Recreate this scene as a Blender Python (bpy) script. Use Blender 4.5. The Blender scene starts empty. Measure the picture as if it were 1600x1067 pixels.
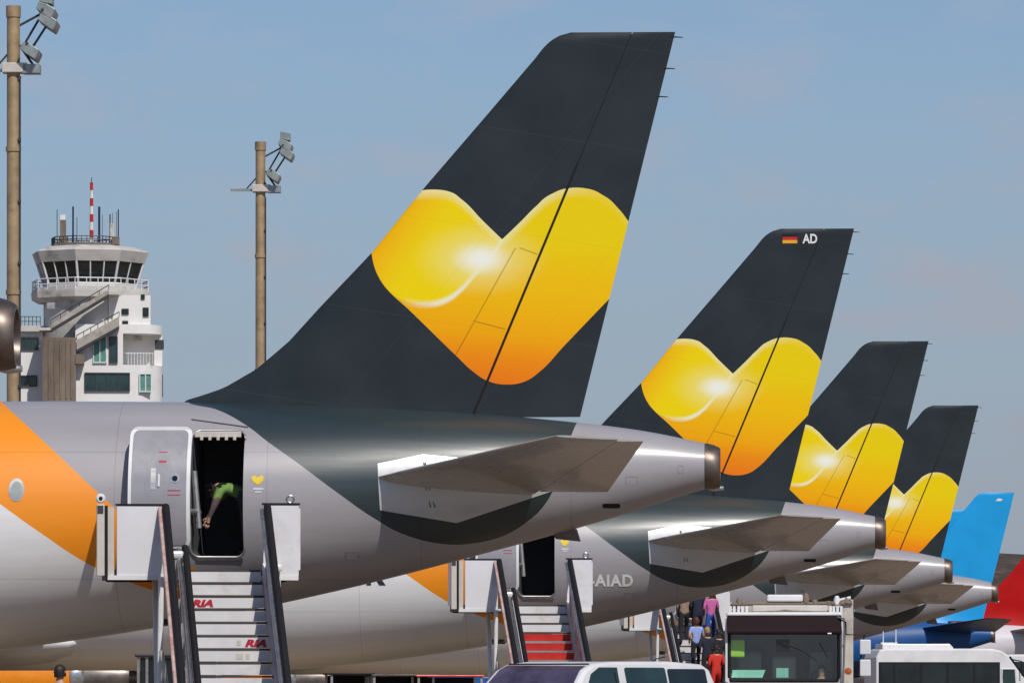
import bpy, bmesh, math, random
import numpy as np
from mathutils import Vector, Matrix
random.seed(4)
R = math.radians
C = bpy.context.scene.collection

# ------------------------------------------------------------------ camera, sky, sun, exposure
F = 9016.0                      # focal length in pixels of a 1600 px wide picture (a 200 mm lens)
TH = R(2.5)                     # the camera looks a little towards the noses
EYE = 1.35
cam = bpy.data.cameras.new('camera'); cam.sensor_width = 36.0; cam.lens = 36.0*F/1600
cam.shift_y = 539.5/1600; cam.clip_start = 1.0; cam.clip_end = 20000
camo = bpy.data.objects.new('camera', cam); C.objects.link(camo)
camo.location = (0, 0, EYE); camo.rotation_euler = (R(90), 0, TH)
bpy.context.scene.camera = camo
VIEW = bpy.context.scene.view_settings
VIEW.view_transform = 'Standard'; VIEW.look = 'None'; VIEW.gamma = 1; VIEW.exposure = 0.0

SUN_EL, SUN_AZ = R(47), R(155)   # azimuth clockwise from +Y: behind the camera, to the right
SKY_STRENGTH = 0.10
SUN_STRENGTH = 3.3
world = bpy.data.worlds.new('World'); bpy.context.scene.world = world; world.use_nodes = True

class S:
    """a node socket with arithmetic"""
    def __init__(s, nt, sock): s.nt, s.k = nt, sock
    def m(s, op, b=None, c=None):
        n = s.nt.nodes.new('ShaderNodeMath'); n.operation = op
        s.nt.links.new(s.k, n.inputs[0])
        for i, v in ((1, b), (2, c)):
            if v is None: continue
            if isinstance(v, S): s.nt.links.new(v.k, n.inputs[i])
            else: n.inputs[i].default_value = v
        return S(s.nt, n.outputs[0])
    def __add__(s, b): return s.m('ADD', b)
    def __sub__(s, b): return s.m('SUBTRACT', b)
    def __mul__(s, b): return s.m('MULTIPLY', b)
    def __truediv__(s, b): return s.m('DIVIDE', b)
    def lt(s, b): return s.m('LESS_THAN', b)
    def gt(s, b): return s.m('GREATER_THAN', b)
    def abs(s): return s.m('ABSOLUTE')
    def inv(s): return (s*-1.0)+1.0
    def ramp(s, a, b, lo=0.0, hi=1.0, smooth=False):
        n = s.nt.nodes.new('ShaderNodeMapRange'); s.nt.links.new(s.k, n.inputs[0])
        if smooth: n.interpolation_type = 'SMOOTHSTEP'
        for i, v in ((1, a), (2, b), (3, lo), (4, hi)): n.inputs[i].default_value = v
        return S(s.nt, n.outputs[0])
def mix(nt, f, a, b):
    n = nt.nodes.new('ShaderNodeMix'); n.data_type = 'RGBA'
    def put(v, i):
        if isinstance(v, S): nt.links.new(v.k, n.inputs[i])
        elif i == 0: n.inputs[0].default_value = v
        else: n.inputs[i].default_value = (v[0], v[1], v[2], 1)
    put(f, 0); put(a, 6); put(b, 7)
    return S(nt, n.outputs[2])
def xyz(nt, out='Object', scale=(1, 1, 1)):
    t = nt.nodes.new('ShaderNodeTexCoord'); mp = nt.nodes.new('ShaderNodeMapping'); mp.inputs['Scale'].default_value = scale
    nt.links.new(t.outputs[out], mp.inputs['Vector'])
    return S(nt, mp.outputs[0])
def sep(nt, v):
    n = nt.nodes.new('ShaderNodeSeparateXYZ'); nt.links.new(v.k, n.inputs[0])
    return [S(nt, o) for o in n.outputs]
def noise(nt, vec, scale=1.0, detail=3.0, rough=0.5):
    n = nt.nodes.new('ShaderNodeTexNoise'); nt.links.new(vec.k, n.inputs['Vector'])
    n.inputs['Scale'].default_value = scale; n.inputs['Detail'].default_value = detail; n.inputs['Roughness'].default_value = rough
    return S(nt, n.outputs[0])
def curve(nt, x, pts, vec=()):
    """z as a smooth function of x through the points pts; vec = indices of sharp points"""
    pts = sorted(pts); x0, x1 = pts[0][0], pts[-1][0]
    zs = [p[1] for p in pts]; z0, z1 = min(zs)-.1, max(zs)+.1
    u = x.ramp(x0, x1)
    n = nt.nodes.new('ShaderNodeFloatCurve'); nt.links.new(u.k, n.inputs['Value'])
    cv = n.mapping.curves[0]
    q = [((a-x0)/(x1-x0), (b-z0)/(z1-z0)) for a, b in pts]
    cv.points[0].location = q[0]; cv.points[1].location = q[-1]
    for p in q[1:-1]: cv.points.new(*p)
    for i, p in enumerate(cv.points): p.handle_type = 'VECTOR' if i in vec else 'AUTO'
    n.mapping.update()
    return S(nt, n.outputs[0])*(z1-z0)+z0

# the sky: clear blue air with faint soft cloud
nt = world.node_tree; nt.nodes.clear()
wo = nt.nodes.new('ShaderNodeOutputWorld'); bg = nt.nodes.new('ShaderNodeBackground')
nt.links.new(bg.outputs[0], wo.inputs[0]); bg.inputs[1].default_value = SKY_STRENGTH
sky = nt.nodes.new('ShaderNodeTexSky'); sky.sky_type = 'NISHITA'; sky.sun_disc = False
sky.sun_elevation = SUN_EL; sky.sun_rotation = SUN_AZ; sky.air_density = 1.0; sky.dust_density = 0.4; sky.ozone_density = 2.0
tint = nt.nodes.new('ShaderNodeMix'); tint.data_type = 'RGBA'; tint.blend_type = 'MULTIPLY'; tint.inputs[0].default_value = 1
nt.links.new(sky.outputs[0], tint.inputs[6]); tint.inputs[7].default_value = (0.595, 0.68, 0.81, 1)
d = xyz(nt, 'Generated', (1, 1, 2.4))
n1 = noise(nt, d, 21.0, 5, .55); n2 = noise(nt, d, 50.0, 4, .5)
cl = (n1*0.75+n2*0.25).ramp(.47, .62, 0, .85, True)
cl = cl*sep(nt, xyz(nt, 'Generated'))[2].ramp(.105, .05, .3, 1)
col = mix(nt, cl, S(nt, tint.outputs[2]), (4.8, 4.35, 4.7))
dz_ = sep(nt, xyz(nt, 'Generated'))[2]
col = mix(nt, dz_.ramp(.0, .16, .8, 0, True), col, (2.8, 3.2, 4.15))
nt.links.new(col.k, bg.inputs[0])

sun = bpy.data.lights.new('sun', 'SUN'); sun.energy = SUN_STRENGTH; sun.angle = R(0.5); sun.color = (1, .955, .88)
suno = bpy.data.objects.new('sun', sun); C.objects.link(suno)
sd = Vector((math.sin(SUN_AZ)*math.cos(SUN_EL), math.cos(SUN_AZ)*math.cos(SUN_EL), math.sin(SUN_EL)))
suno.rotation_euler = sd.to_track_quat('Z', 'Y').to_euler(); suno.location = (0, 0, 80)

# ------------------------------------------------------------------ measuring
RV = Vector((math.cos(TH), math.sin(TH), 0)); VV = Vector((-math.sin(TH), math.cos(TH), 0))
def at(px, py, depth):
    k = depth/F
    p = RV*((px-800)*k)+VV*depth; p.z = EYE+(1073-py)*k
    return p
def ground(px, depth):
    p = at(px, 0, depth); p.z = 0; return p
TAIL1 = at(1127, 0, 92.0); X1, Y1 = TAIL1.x, TAIL1.y
def P(px, py, lat=0.0):
    """pixel -> (x, z) of the first aircraft, on its lengthwise plane at lateral offset lat"""
    k = (px-800)/F
    depth = (Y1+lat)/(k*math.sin(TH)+math.cos(TH))
    p = at(px, py, depth)
    return (p.x-X1, p.z)

# ------------------------------------------------------------------ object helpers
def thing(name, label, cat, loc=(0, 0, 0), rz=0.0, group=None):
    o = bpy.data.objects.new(name, None); C.objects.link(o); o.empty_display_size = .3
    o.location = loc; o.rotation_euler = (0, 0, rz); o['label'] = label; o['category'] = cat
    if group: o['group'] = group
    return o
def tag(o, label, cat, group=None, kind=None):
    o['label'] = label; o['category'] = cat
    if group: o['group'] = group
    if kind: o['kind'] = kind
    return o
def copy_tree(o, parent=None):
    c = o.copy(); C.objects.link(c)
    if parent is not None: c.parent = parent
    for ch in list(o.children): copy_tree(ch, c)
    return c

class MB:
    def __init__(s): s.v, s.f, s.mi, s.cur = [], [], [], 0
    def add(s, vs, fs, M=None):
        b = len(s.v)
        for p in vs:
            p = Vector(p); s.v.append(tuple(M @ p) if M is not None else tuple(p))
        for f in fs: s.f.append([b+i for i in f]); s.mi.append(s.cur)
    def box(s, x0, x1, y0, y1, z0, z1, M=None):
        vs = [(x, y, z) for z in (z0, z1) for y in (y0, y1) for x in (x0, x1)]
        s.add(vs, [(0, 2, 3, 1), (4, 5, 7, 6), (0, 1, 5, 4), (2, 6, 7, 3), (0, 4, 6, 2), (1, 3, 7, 5)], M); return s
    def loft(s, rings, caps=(True, True), M=None):
        n = len(rings[0]); vs = [p for r in rings for p in r]; fs = []
        for i in range(len(rings)-1):
            for j in range(n):
                k = (j+1) % n
                fs.append((i*n+j, i*n+k, (i+1)*n+k, (i+1)*n+j))
        if caps[0]: fs.append(tuple(range(n))[::-1])
        if caps[1]: fs.append(tuple((len(rings)-1)*n+j for j in range(n)))
        s.add(vs, fs, M); return s
    def tube(s, pts, r, n=10, M=None, closed=False):
        pts = [Vector(p) for p in pts]; rr = r if isinstance(r, (list, tuple)) else [r]*len(pts)
        rings = []
        for i, p in enumerate(pts):
            a = pts[i-1] if (i > 0 or closed) else p; b = pts[(i+1) % len(pts)] if (i < len(pts)-1 or closed) else p
            d = (b-a).normalized()
            up = Vector((0, 0, 1)) if abs(d.z) < .9 else Vector((0, 1, 0))
            u = d.cross(up).normalized(); w = u.cross(d)
            rings.append([p+(u*math.cos(t)+w*math.sin(t))*rr[i] for t in [2*math.pi*k/n for k in range(n)]])
        if closed: rings.append(rings[0]); s.loft(rings, (False, False), M)
        else: s.loft(rings, M=M)
        return s
    def lathe(s, prof, n=32, axis='Z', c=(0, 0, 0), M=None, ph=0.0):
        rings = []
        for r, h in prof:
            ring = []
            for k in range(n):
                t = 2*math.pi*k/n+ph; a, b = r*math.cos(t), r*math.sin(t)
                q = (a, b, h) if axis == 'Z' else ((h, a, b) if axis == 'X' else (b, h, a))
                ring.append((q[0]+c[0], q[1]+c[1], q[2]+c[2]))
            rings.append(ring)
        s.loft(rings, M=M); return s
    def prism(s, poly, y0, y1, M=None):
        """(x, z) outline pulled along y"""
        s.loft([[(x, y0, z) for x, z in poly], [(x, y1, z) for x, z in poly]], M=M); return s
    def build(s, name, mats, parent=None, smooth=None, bevel=0, seg=2):
        me = bpy.data.meshes.new(name); me.from_pydata(s.v, [], s.f)
        ms = mats if isinstance(mats, (list, tuple)) else [mats]
        for m in ms: me.materials.append(m)
        if len(ms) > 1: me.polygons.foreach_set('material_index', s.mi)
        bm = bmesh.new(); bm.from_mesh(me); bmesh.ops.recalc_face_normals(bm, faces=bm.faces); bm.to_mesh(me); bm.free()
        if smooth is not None:
            me.polygons.foreach_set('use_smooth', [True]*len(me.polygons)); me.set_sharp_from_angle(angle=R(smooth))
        o = bpy.data.objects.new(name, me); C.objects.link(o)
        if parent is not None: o.parent = parent
        if bevel:
            b = o.modifiers.new('bevel', 'BEVEL'); b.width = bevel; b.segments = seg; b.limit_method = 'ANGLE'; b.angle_limit = R(35)
        return o
def patch(mb, poly, yf, nz=8, nx=6, thick=.01, back=None):
    """a convex (x, z) outline laid on the surface y = yf(x, z), with its own thickness"""
    zs_ = [p[1] for p in poly]; z0, z1 = min(zs_), max(zs_)
    def span(z):
        xs = []
        for i in range(len(poly)):
            a, b = poly[i], poly[(i+1) % len(poly)]
            if (a[1]-z)*(b[1]-z) <= 0 and a[1] != b[1]:
                t = (z-a[1])/(b[1]-a[1]); xs.append(a[0]+t*(b[0]-a[0]))
        return min(xs), max(xs)
    zz = sorted(set([z0+(z1-z0)*min(max(i/nz, .0005), .9995) for i in range(nz+1)]+[min(max(z, z0+.0005*(z1-z0)), z1-.0005*(z1-z0)) for z in zs_]))
    front, bk = [], []
    for z in zz:
        a, b = span(z)
        for j in range(nx+1):
            x = a+(b-a)*j/nx; y = yf(x, z)
            front.append((x, y, z)); bk.append((x, y+thick if back is None else back, z))
    n = nx+1; N = len(front); m = len(zz); fs = []
    for i in range(m-1):
        for j in range(nx):
            q = (i*n+j, i*n+j+1, (i+1)*n+j+1, (i+1)*n+j); fs.append(q); fs.append(tuple(N+k for k in q[::-1]))
    edge = [i for i in range(n)]+[i*n+nx for i in range(1, m)]+[(m-1)*n+j for j in range(nx-1, -1, -1)]+[i*n for i in range(m-2, 0, -1)]
    for i in range(len(edge)):
        a, b = edge[i], edge[(i+1) % len(edge)]; fs.append((a, N+a, N+b, b))
    mb.add(front+bk, fs); return mb
def rrect(x0, x1, z0, z1, r, k=5):
    out = []
    for cx, cz, a in ((x1-r, z1-r, 0), (x0+r, z1-r, 90), (x0+r, z0+r, 180), (x1-r, z0+r, 270)):
        for i in range(k+1):
            t = R(a+90*i/k); out.append((cx+r*math.cos(t), cz+r*math.sin(t)))
    return out
def text_mesh(txt, size, bold=.0, shear=0.0, space=1.0):
    cu = bpy.data.curves.new('lettering', 'FONT'); cu.body = txt; cu.size = size; cu.offset = bold; cu.shear = shear
    cu.align_x = 'LEFT'; cu.space_character = space; cu.resolution_u = 4
    o = bpy.data.objects.new('lettering', cu); C.objects.link(o)
    dg = bpy.context.evaluated_depsgraph_get(); me = bpy.data.meshes.new_from_object(o.evaluated_get(dg))
    bpy.data.objects.remove(o); bpy.data.curves.remove(cu)
    return me
def lettering(name, txt, size, fn, m, parent, bold=.0, shear=0.0, width=None, height=None, space=1.0):
    """flat letters laid on a surface: fn(x, z) -> local point"""
    me = text_mesh(txt, size, bold, shear, space)
    bm = bmesh.new(); bm.from_mesh(me)
    xs = [v.co.x for v in bm.verts]; ys = [v.co.y for v in bm.verts]
    x0, y0 = min(xs), min(ys); sx = width/(max(xs)-x0) if width else 1; sy = height/(max(ys)-y0) if height else 1
    for v in bm.verts: v.co = Vector(fn((v.co.x-x0)*sx, (v.co.y-y0)*sy))
    bm.to_mesh(me); bm.free(); me.materials.clear(); me.materials.append(m)
    o = bpy.data.objects.new(name, me); C.objects.link(o); o.parent = parent
    return o

# ------------------------------------------------------------------ materials
def principled(name):
    m = bpy.data.materials.new(name); m.use_nodes = True
    nt = m.node_tree; return m, nt, nt.nodes['Principled BSDF']
def mat(name, col, rough=.5, metal=0.0, var=.12, nscale=3.0, bump=0.0, coat=0.0, dirt=None, dirt_amt=0.0, spec=None, stretch=(1, 1, 1)):
    m, nt, b = principled(name)
    v = xyz(nt, 'Object', stretch)
    n = noise(nt, v, nscale, 5, .6)
    lo = [c*(1-var) for c in col]; hi = [min(1, c*(1+var)) for c in col]
    c = mix(nt, n.ramp(.3, .7), lo, hi)
    if dirt:
        n2 = noise(nt, v, nscale*.45, 6, .7)
        c = mix(nt, n2.ramp(.5, .72, 0, dirt_amt, True), c, dirt)
    nt.links.new(c.k, b.inputs['Base Color'])
    nt.links.new(n.ramp(.25, .75, max(.02, rough-.08), min(1, rough+.1)).k, b.inputs['Roughness'])
    b.inputs['Metallic'].default_value = metal
    if coat: b.inputs['Coat Weight'].default_value = coat; b.inputs['Coat Roughness'].default_value = .06
    if spec is not None: b.inputs['Specular IOR Level'].default_value = spec
    if bump:
        bp = nt.nodes.new('ShaderNodeBump'); bp.inputs['Strength'].default_value = bump; bp.inputs['Distance'].default_value = .02
        nt.links.new(n.k, bp.inputs['Height']); nt.links.new(bp.outputs[0], b.inputs['Normal'])
    return m
M = {}
M['black'] = mat('black_rubber', (.012, .012, .014), .65, spec=.25)
M['void'] = mat('cabin_lining', (.075, .075, .08), .8)  # darkness of the unlit cabin put into the lining's base colour
M['steel'] = mat('bare_steel', (.55, .54, .53), .3, .9, nscale=8)
M['alu'] = mat('aluminium', (.48, .46, .45), .4, .75, nscale=6, stretch=(.3, 1, 1))
M['exhaust'] = mat('scorched_metal', (.17, .135, .115), .42, .8, var=.3, nscale=4)
M['nozzle'] = mat('nozzle_metal', (.22, .19, .17), .4, .8, var=.25, nscale=3)
M['white'] = mat('white_paint', (.74, .73, .73), .35, var=.05, coat=.2, dirt=(.4, .36, .32), dirt_amt=.35)
M['panel'] = mat('panel_white', (.72, .71, .73), .45, var=.05, dirt=(.42, .37, .33), dirt_amt=.5, nscale=1.6)
M['plate'] = mat('unpainted_plate', (.55, .55, .55), .35, .25, var=.06)
M['wing'] = mat('wing_grey', (.46, .43, .40), .3, .1, var=.08, coat=.3)
M['orange'] = mat('orange_paint', (.85, .26, .008), .3, var=.05, coat=.3)
M['frame'] = mat('door_lining', (.78, .77, .76), .4, var=.04)
M['doorpaint'] = mat('grey_door_paint', (.36, .345, .36), .28, .15, var=.06, coat=.3)
M['glassdark'] = mat('dark_glass', (.012, .018, .018), .06, var=.5, nscale=1.2, spec=.6)
M['cabglass'] = mat('green_glass', (.02, .045, .045), .08, var=.5, nscale=.6, spec=.6)
M['red'] = mat('red_paint', (.52, .018, .014), .4, var=.12, dirt=(.2, .02, .02), dirt_amt=.4)
M['redletter'] = mat('red_lettering', (.5, .01, .03), .5, var=.3, nscale=20)
M['whiteletter'] = mat('white_lettering', (.78, .77, .75), .4, var=.04)
M['blackletter'] = mat('black_lettering', (.02, .02, .025), .4)
M['yellow'] = mat('yellow_paint', (.8, .55, .01), .35, var=.1)
M['gold'] = mat('gold_paint', (.8, .4, .01), .4, var=.1)
M['tread'] = mat('stair_tread', (.05, .048, .045), .7)
M['riser'] = mat('stair_riser', (.72, .70, .71), .4, .05, var=.07, nscale=2.5, dirt=(.42, .33, .25), dirt_amt=.5)
M['stairred'] = mat('stair_riser_red', (.5, .02, .012), .4, .1, var=.12, nscale=2.5)
M['pink'] = mat('worn_edge_paint', (.6, .42, .38), .5, .2, var=.3, nscale=7, dirt=(.55, .08, .06), dirt_amt=.8)
M['pole'] = mat('mast_ochre', (.38, .27, .155), .6, .2, var=.2, nscale=2, dirt=(.2, .12, .06), dirt_amt=.6)
M['lamp'] = mat('floodlight_casing', (.30, .33, .32), .45, .4, var=.15)
M['darksteel'] = mat('dark_steel', (.06, .06, .062), .5, .4)
M['concrete'] = mat('pale_render', (.55, .52, .48), .8, var=.12, nscale=.8, dirt=(.2, .165, .135), dirt_amt=.9, bump=.1)
M['cleanwall'] = mat('white_render', (.78, .76, .73), .8, var=.04, nscale=.5, dirt=(.45, .40, .35), dirt_amt=.4)
M['weathered'] = mat('weathered_render', (.40, .36, .32), .85, var=.2, nscale=1.2, dirt=(.15, .12, .10), dirt_amt=.9)
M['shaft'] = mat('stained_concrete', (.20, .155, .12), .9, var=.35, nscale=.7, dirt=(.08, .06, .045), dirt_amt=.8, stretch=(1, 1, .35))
M['screenglass'] = mat('violet_reflection_glass', (.075, .06, .11), .08, var=.5, nscale=2, spec=.7)  # violet base colour stands in for sky reflected in the windscreen
M['teal'] = mat('teal_blind', (.10, .26, .22), .5, var=.2)
M['tyre'] = mat('tyre', (.02, .02, .02), .8)
M['maroon'] = mat('maroon_visor', (.016, .006, .008), .6, var=.5, nscale=2, spec=.12, stretch=(.3, 1, 1))
M['beige'] = mat('beige_body', (.58, .53, .47), .5, var=.08, dirt=(.25, .17, .12), dirt_amt=.6, nscale=3)
M['hivis'] = mat('hi_vis_cloth', (.45, .80, .07), .8, var=.1)
M['vest'] = mat('shade_dimmed_vest', (.17, .30, .075), .85, var=.25, nscale=14)  # hi-vis green dimmed in colour to imitate the doorway shade
M['amber'] = mat('amber_lens', (.5, .12, .02), .3)
M['mint'] = mat('mint_card', (.30, .66, .52), .6)
M['seat'] = mat('seat_cloth', (.24, .26, .25), .8)
M['skin'] = mat('skin', (.50, .29, .20), .55, var=.06)
M['hair'] = mat('dark_hair', (.018, .013, .011), .6, var=.3, nscale=30)
M['hairfair'] = mat('fair_hair', (.36, .21, .09), .6, var=.3, nscale=30)
M['hairred'] = mat('auburn_hair', (.10, .025, .015), .6, var=.3, nscale=30)
M['shoe'] = mat('shoe_leather', (.02, .018, .017), .5)

# livery colours
DARK = (.0245, .0315, .036); GREY = (.335, .315, .33); ORANGE = (.90, .285, .006); WHITE = (.80, .79, .785)
DARK_REFL = (.020, .034, .039)  # dark paint with teal added, imitating sky reflections on the fuselage
LAT = -1.55
orange_top = [P(-150, 520, LAT), P(-60, 585, LAT), P(6, 637, LAT), P(84, 704, LAT), P(180, 792, LAT), P(250, 850, LAT), P(312, 892, LAT), P(390, 930, LAT), P(520, 985, LAT)]
orange_low = [P(-320, 560, LAT), P(-200, 640, LAT), P(-100, 715, LAT), P(0, 785, LAT), P(60, 828, LAT), P(153, 888, LAT), P(260, 930, LAT), P(340, 958, LAT), P(520, 1020, LAT)]
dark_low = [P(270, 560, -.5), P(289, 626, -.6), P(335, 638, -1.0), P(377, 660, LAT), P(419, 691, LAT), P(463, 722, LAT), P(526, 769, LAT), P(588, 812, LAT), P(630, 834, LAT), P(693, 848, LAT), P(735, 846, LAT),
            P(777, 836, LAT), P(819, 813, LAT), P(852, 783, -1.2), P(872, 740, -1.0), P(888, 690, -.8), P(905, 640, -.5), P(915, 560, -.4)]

def jet_fuselage_mat():
    m, nt, b = principled('jet_livery')
    o = xyz(nt); x, y, z = sep(nt, o)
    wt = curve(nt, x, orange_top); wl = curve(nt, x, orange_low); dl = curve(nt, x, dark_low)
    st = xyz(nt, 'Object', (.12, 1, 1)); n = noise(nt, st, 2.2, 5, .6); nf = noise(nt, st, 9, 4, .6)
    grey = mix(nt, n.ramp(.3, .7), [c*.94 for c in GREY], [c*1.06 for c in GREY])
    col = mix(nt, z.lt(wt), grey, ORANGE)
    past = x.gt(orange_low[-1][0]).inv()
    col = mix(nt, z.lt(wl)*past, col, mix(nt, nf.ramp(.3, .75), WHITE, [c*.93 for c in WHITE]))
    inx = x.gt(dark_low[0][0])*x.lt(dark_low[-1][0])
    col = mix(nt, z.gt(dl)*inx, col, DARK_REFL)
    # thin skin joints every couple of metres and along the stringers
    fr = (x*.42).m('FRACT'); line = fr.lt(.006)
    for zz in (5.05, 3.05): line = line.m('MAXIMUM', (z-zz).abs().lt(.006))
    dv = nt.nodes.new('ShaderNodeMix'); dv.data_type = 'RGBA'; dv.blend_type = 'MULTIPLY'
    nt.links.new((line*.34).k, dv.inputs[0]); nt.links.new(col.k, dv.inputs[6]); dv.inputs[7].default_value = (.3, .3, .3, 1)
    nt.links.new(dv.outputs[2], b.inputs['Base Color'])
    nt.links.new(n.ramp(.3, .7, .36, .5).k, b.inputs['Roughness'])
    b.inputs['Metallic'].default_value = 0; b.inputs['Coat Weight'].default_value = .35; b.inputs['Coat Roughness'].default_value = .22
    bp = nt.nodes.new('ShaderNodeBump'); bp.inputs['Strength'].default_value = .25; bp.inputs['Distance'].default_value = .03
    w = noise(nt, xyz(nt, 'Object', (.10, .8, 1.6)), 1.6, 3, .5); nt.links.new(w.k, bp.inputs['Height']); nt.links.new(bp.outputs[0], b.inputs['Normal'])
    nt.links.new(bp.outputs[0], b.inputs['Coat Normal'])
    return m

heart_top = [P(*q) for q in ((560, 318), (600, 306), (657, 298), (681, 297), (701, 300), (721, 312), (754, 345), (785, 375), (814, 347), (838, 323), (862, 304), (891, 294.5), (915, 295), (943, 306), (967, 327), (981, 345), (1020, 400))]
heart_low = [P(*q) for q in ((572, 330), (577, 372), (581, 398), (585, 416), (592, 433), (604, 451), (641, 486), (713, 556), (741, 582), (764, 596), (790, 601), (818, 597), (842, 582), (882, 540), (949, 470), (1020, 398))]
crease = [P(*q) for q in ((570, 400), (590, 428), (612, 458), (637, 472), (673, 476), (701, 468), (721, 453), (741, 431), (766, 404), (786, 374), (800, 340), (1020, 200))]
def jet_fin_mat():
    m, nt, b = principled('jet_fin_livery')
    x, y, z = sep(nt, xyz(nt))
    U = curve(nt, x, heart_top, vec=(7,)); L = curve(nt, x, heart_low); Cc = curve(nt, x, crease, vec=(9, 10))
    inx = x.gt(heart_low[0][0])*x.lt(heart_low[-1][0])
    heart = z.lt(U)*z.gt(L)*inx
    left = z.gt(Cc)*x.lt(P(786, 374)[0])
    YEL, GOLD, ORG, DEEP = (.86, .63, .0), (.90, .53, .0), (.90, .33, .0), (.86, .19, .006)
    def pt(px, py): return P(px, py)
    # lower right body of the heart: yellow at the upper right down to orange at the point
    a = (z*1.0+x*.10)
    zt, zm, zb = pt(930, 330)[1]+.1*pt(930, 330)[0], pt(840, 460)[1]+.1*pt(840, 460)[0], pt(790, 597)[1]+.1*pt(790, 597)[0]
    body = mix(nt, a.ramp(zm+.25, zt-.55), GOLD, YEL)
    body = mix(nt, a.ramp(zm+.1, zb+.35), body, ORG)
    body = mix(nt, a.ramp(zb+.75, zb-.05), body, DEEP)
    # left lobe: orange at the leading edge to yellow inside
    xl = x+z*(-.62)
    x0 = pt(600, 375)[0]-.62*pt(600, 375)[1]; x1 = pt(690, 400)[0]-.62*pt(690, 400)[1]
    lobe = mix(nt, xl.ramp(x0-.35, x1-.2, 0, 1, True), (.90, .40, .0), (.90, .67, .0))
    h = mix(nt, left, body, lobe)
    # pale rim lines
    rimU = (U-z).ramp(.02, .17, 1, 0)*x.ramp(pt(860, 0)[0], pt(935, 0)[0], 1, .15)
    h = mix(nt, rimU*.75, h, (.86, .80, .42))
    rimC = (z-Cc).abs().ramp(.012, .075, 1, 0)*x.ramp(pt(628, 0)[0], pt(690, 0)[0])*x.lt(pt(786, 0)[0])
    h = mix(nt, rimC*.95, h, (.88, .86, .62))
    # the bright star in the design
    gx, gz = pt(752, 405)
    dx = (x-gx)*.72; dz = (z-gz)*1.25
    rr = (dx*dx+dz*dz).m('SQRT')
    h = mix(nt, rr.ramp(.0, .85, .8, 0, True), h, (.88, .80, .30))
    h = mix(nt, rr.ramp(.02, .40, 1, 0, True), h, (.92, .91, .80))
    n = noise(nt, xyz(nt, 'Object', (.6, 1, .6)), 1.2, 5, .6)
    dark = mix(nt, n.ramp(.3, .7), [c*.85 for c in DARK], [c*1.15 for c in DARK])
    col = mix(nt, heart, dark, h)
    # hairline joints of the fixed panels ahead of the rudder
    p1, p2 = pt(806, 388), pt(712, 556)
    sl = (p2[0]-p1[0])/(p2[1]-p1[1])
    ln = (x-((z-p1[1])*sl+p1[0])).abs().lt(.012)*z.lt(p1[1])*z.gt(p2[1])
    for (qa, qb) in (((812, 388), (840, 398)), ((740, 502), (790, 515))):
        a_, b_ = pt(*qa), pt(*qb); s2 = (b_[1]-a_[1])/(b_[0]-a_[0])
        ln = ln.m('MAXIMUM', (z-((x-a_[0])*s2+a_[1])).abs().lt(.012)*x.gt(a_[0])*x.lt(b_[0]))
    rib = ((z+x*.16)*.62).m('FRACT').lt(.007).m('MAXIMUM', ((x-z*.86)*.45).m('FRACT').lt(.005))
    col = mix(nt, rib*heart.inv()*.35, col, (.06, .065, .07)); col = mix(nt, rib*heart*.10, col, (.3, .15, .0))
    col = mix(nt, ln*.45, col, (.12, .07, .01))
    nt.links.new(col.k, b.inputs['Base Color'])
    nt.links.new(n.ramp(.3, .7, .28, .42).k, b.inputs['Roughness'])
    b.inputs['Specular IOR Level'].default_value = .22
    return m
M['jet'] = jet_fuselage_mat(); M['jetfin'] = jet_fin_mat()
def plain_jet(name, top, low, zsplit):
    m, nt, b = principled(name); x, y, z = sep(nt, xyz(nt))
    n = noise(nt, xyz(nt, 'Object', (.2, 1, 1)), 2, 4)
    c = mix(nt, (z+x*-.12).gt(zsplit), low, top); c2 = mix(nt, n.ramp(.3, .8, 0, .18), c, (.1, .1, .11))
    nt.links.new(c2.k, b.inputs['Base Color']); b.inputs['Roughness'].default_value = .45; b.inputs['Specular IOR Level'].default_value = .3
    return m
M['blue'] = mat('blue_fin_paint', (.002, .33, .72), .35, var=.06, coat=.2, nscale=.8)
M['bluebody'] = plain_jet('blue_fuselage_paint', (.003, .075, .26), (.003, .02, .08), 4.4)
M['bluestab'] = mat('dark_blue_paint', (.012, .025, .075), .3, var=.2)
M['redfin'] = mat('red_fin_paint', (.46, .006, .006), .5, var=.10, nscale=1, spec=.15)
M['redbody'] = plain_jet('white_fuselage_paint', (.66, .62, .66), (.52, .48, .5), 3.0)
M['redstab'] = mat('grey_stabiliser_paint', (.30, .27, .25), .4, var=.15)

# ------------------------------------------------------------------ aircraft geometry
NOSE = -44.5
top_px = [(0, 627), (120, 627), (285, 628), (400, 631), (500, 634), (600, 638), (700, 643), (800, 650), (905, 660), (960, 666), (1020, 674), (1060, 682), (1101, 693)]
bot_px = [(-260, 1036.5), (-150, 1031), (0, 1016), (134, 998), (268, 977), (360, 959), (452, 940), (600, 906), (740, 869), (890, 829), (1000, 796), (1101, 763)]
top_pts = [(NOSE, 3.2), (NOSE+.5, 3.9), (NOSE+1.5, 4.5), (NOSE+3, 5.25), (NOSE+5, 5.75), (NOSE+6.5, 5.86), (-18, 5.87)]+[P(*q) for q in top_px]
bot_pts = [(NOSE, 3.1), (NOSE+.5, 2.5), (NOSE+1.5, 2.1), (NOSE+3, 1.82), (NOSE+5, 1.74), (NOSE+6.5, 1.73), (-18, 1.73)]+[P(*q) for q in bot_px]
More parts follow.
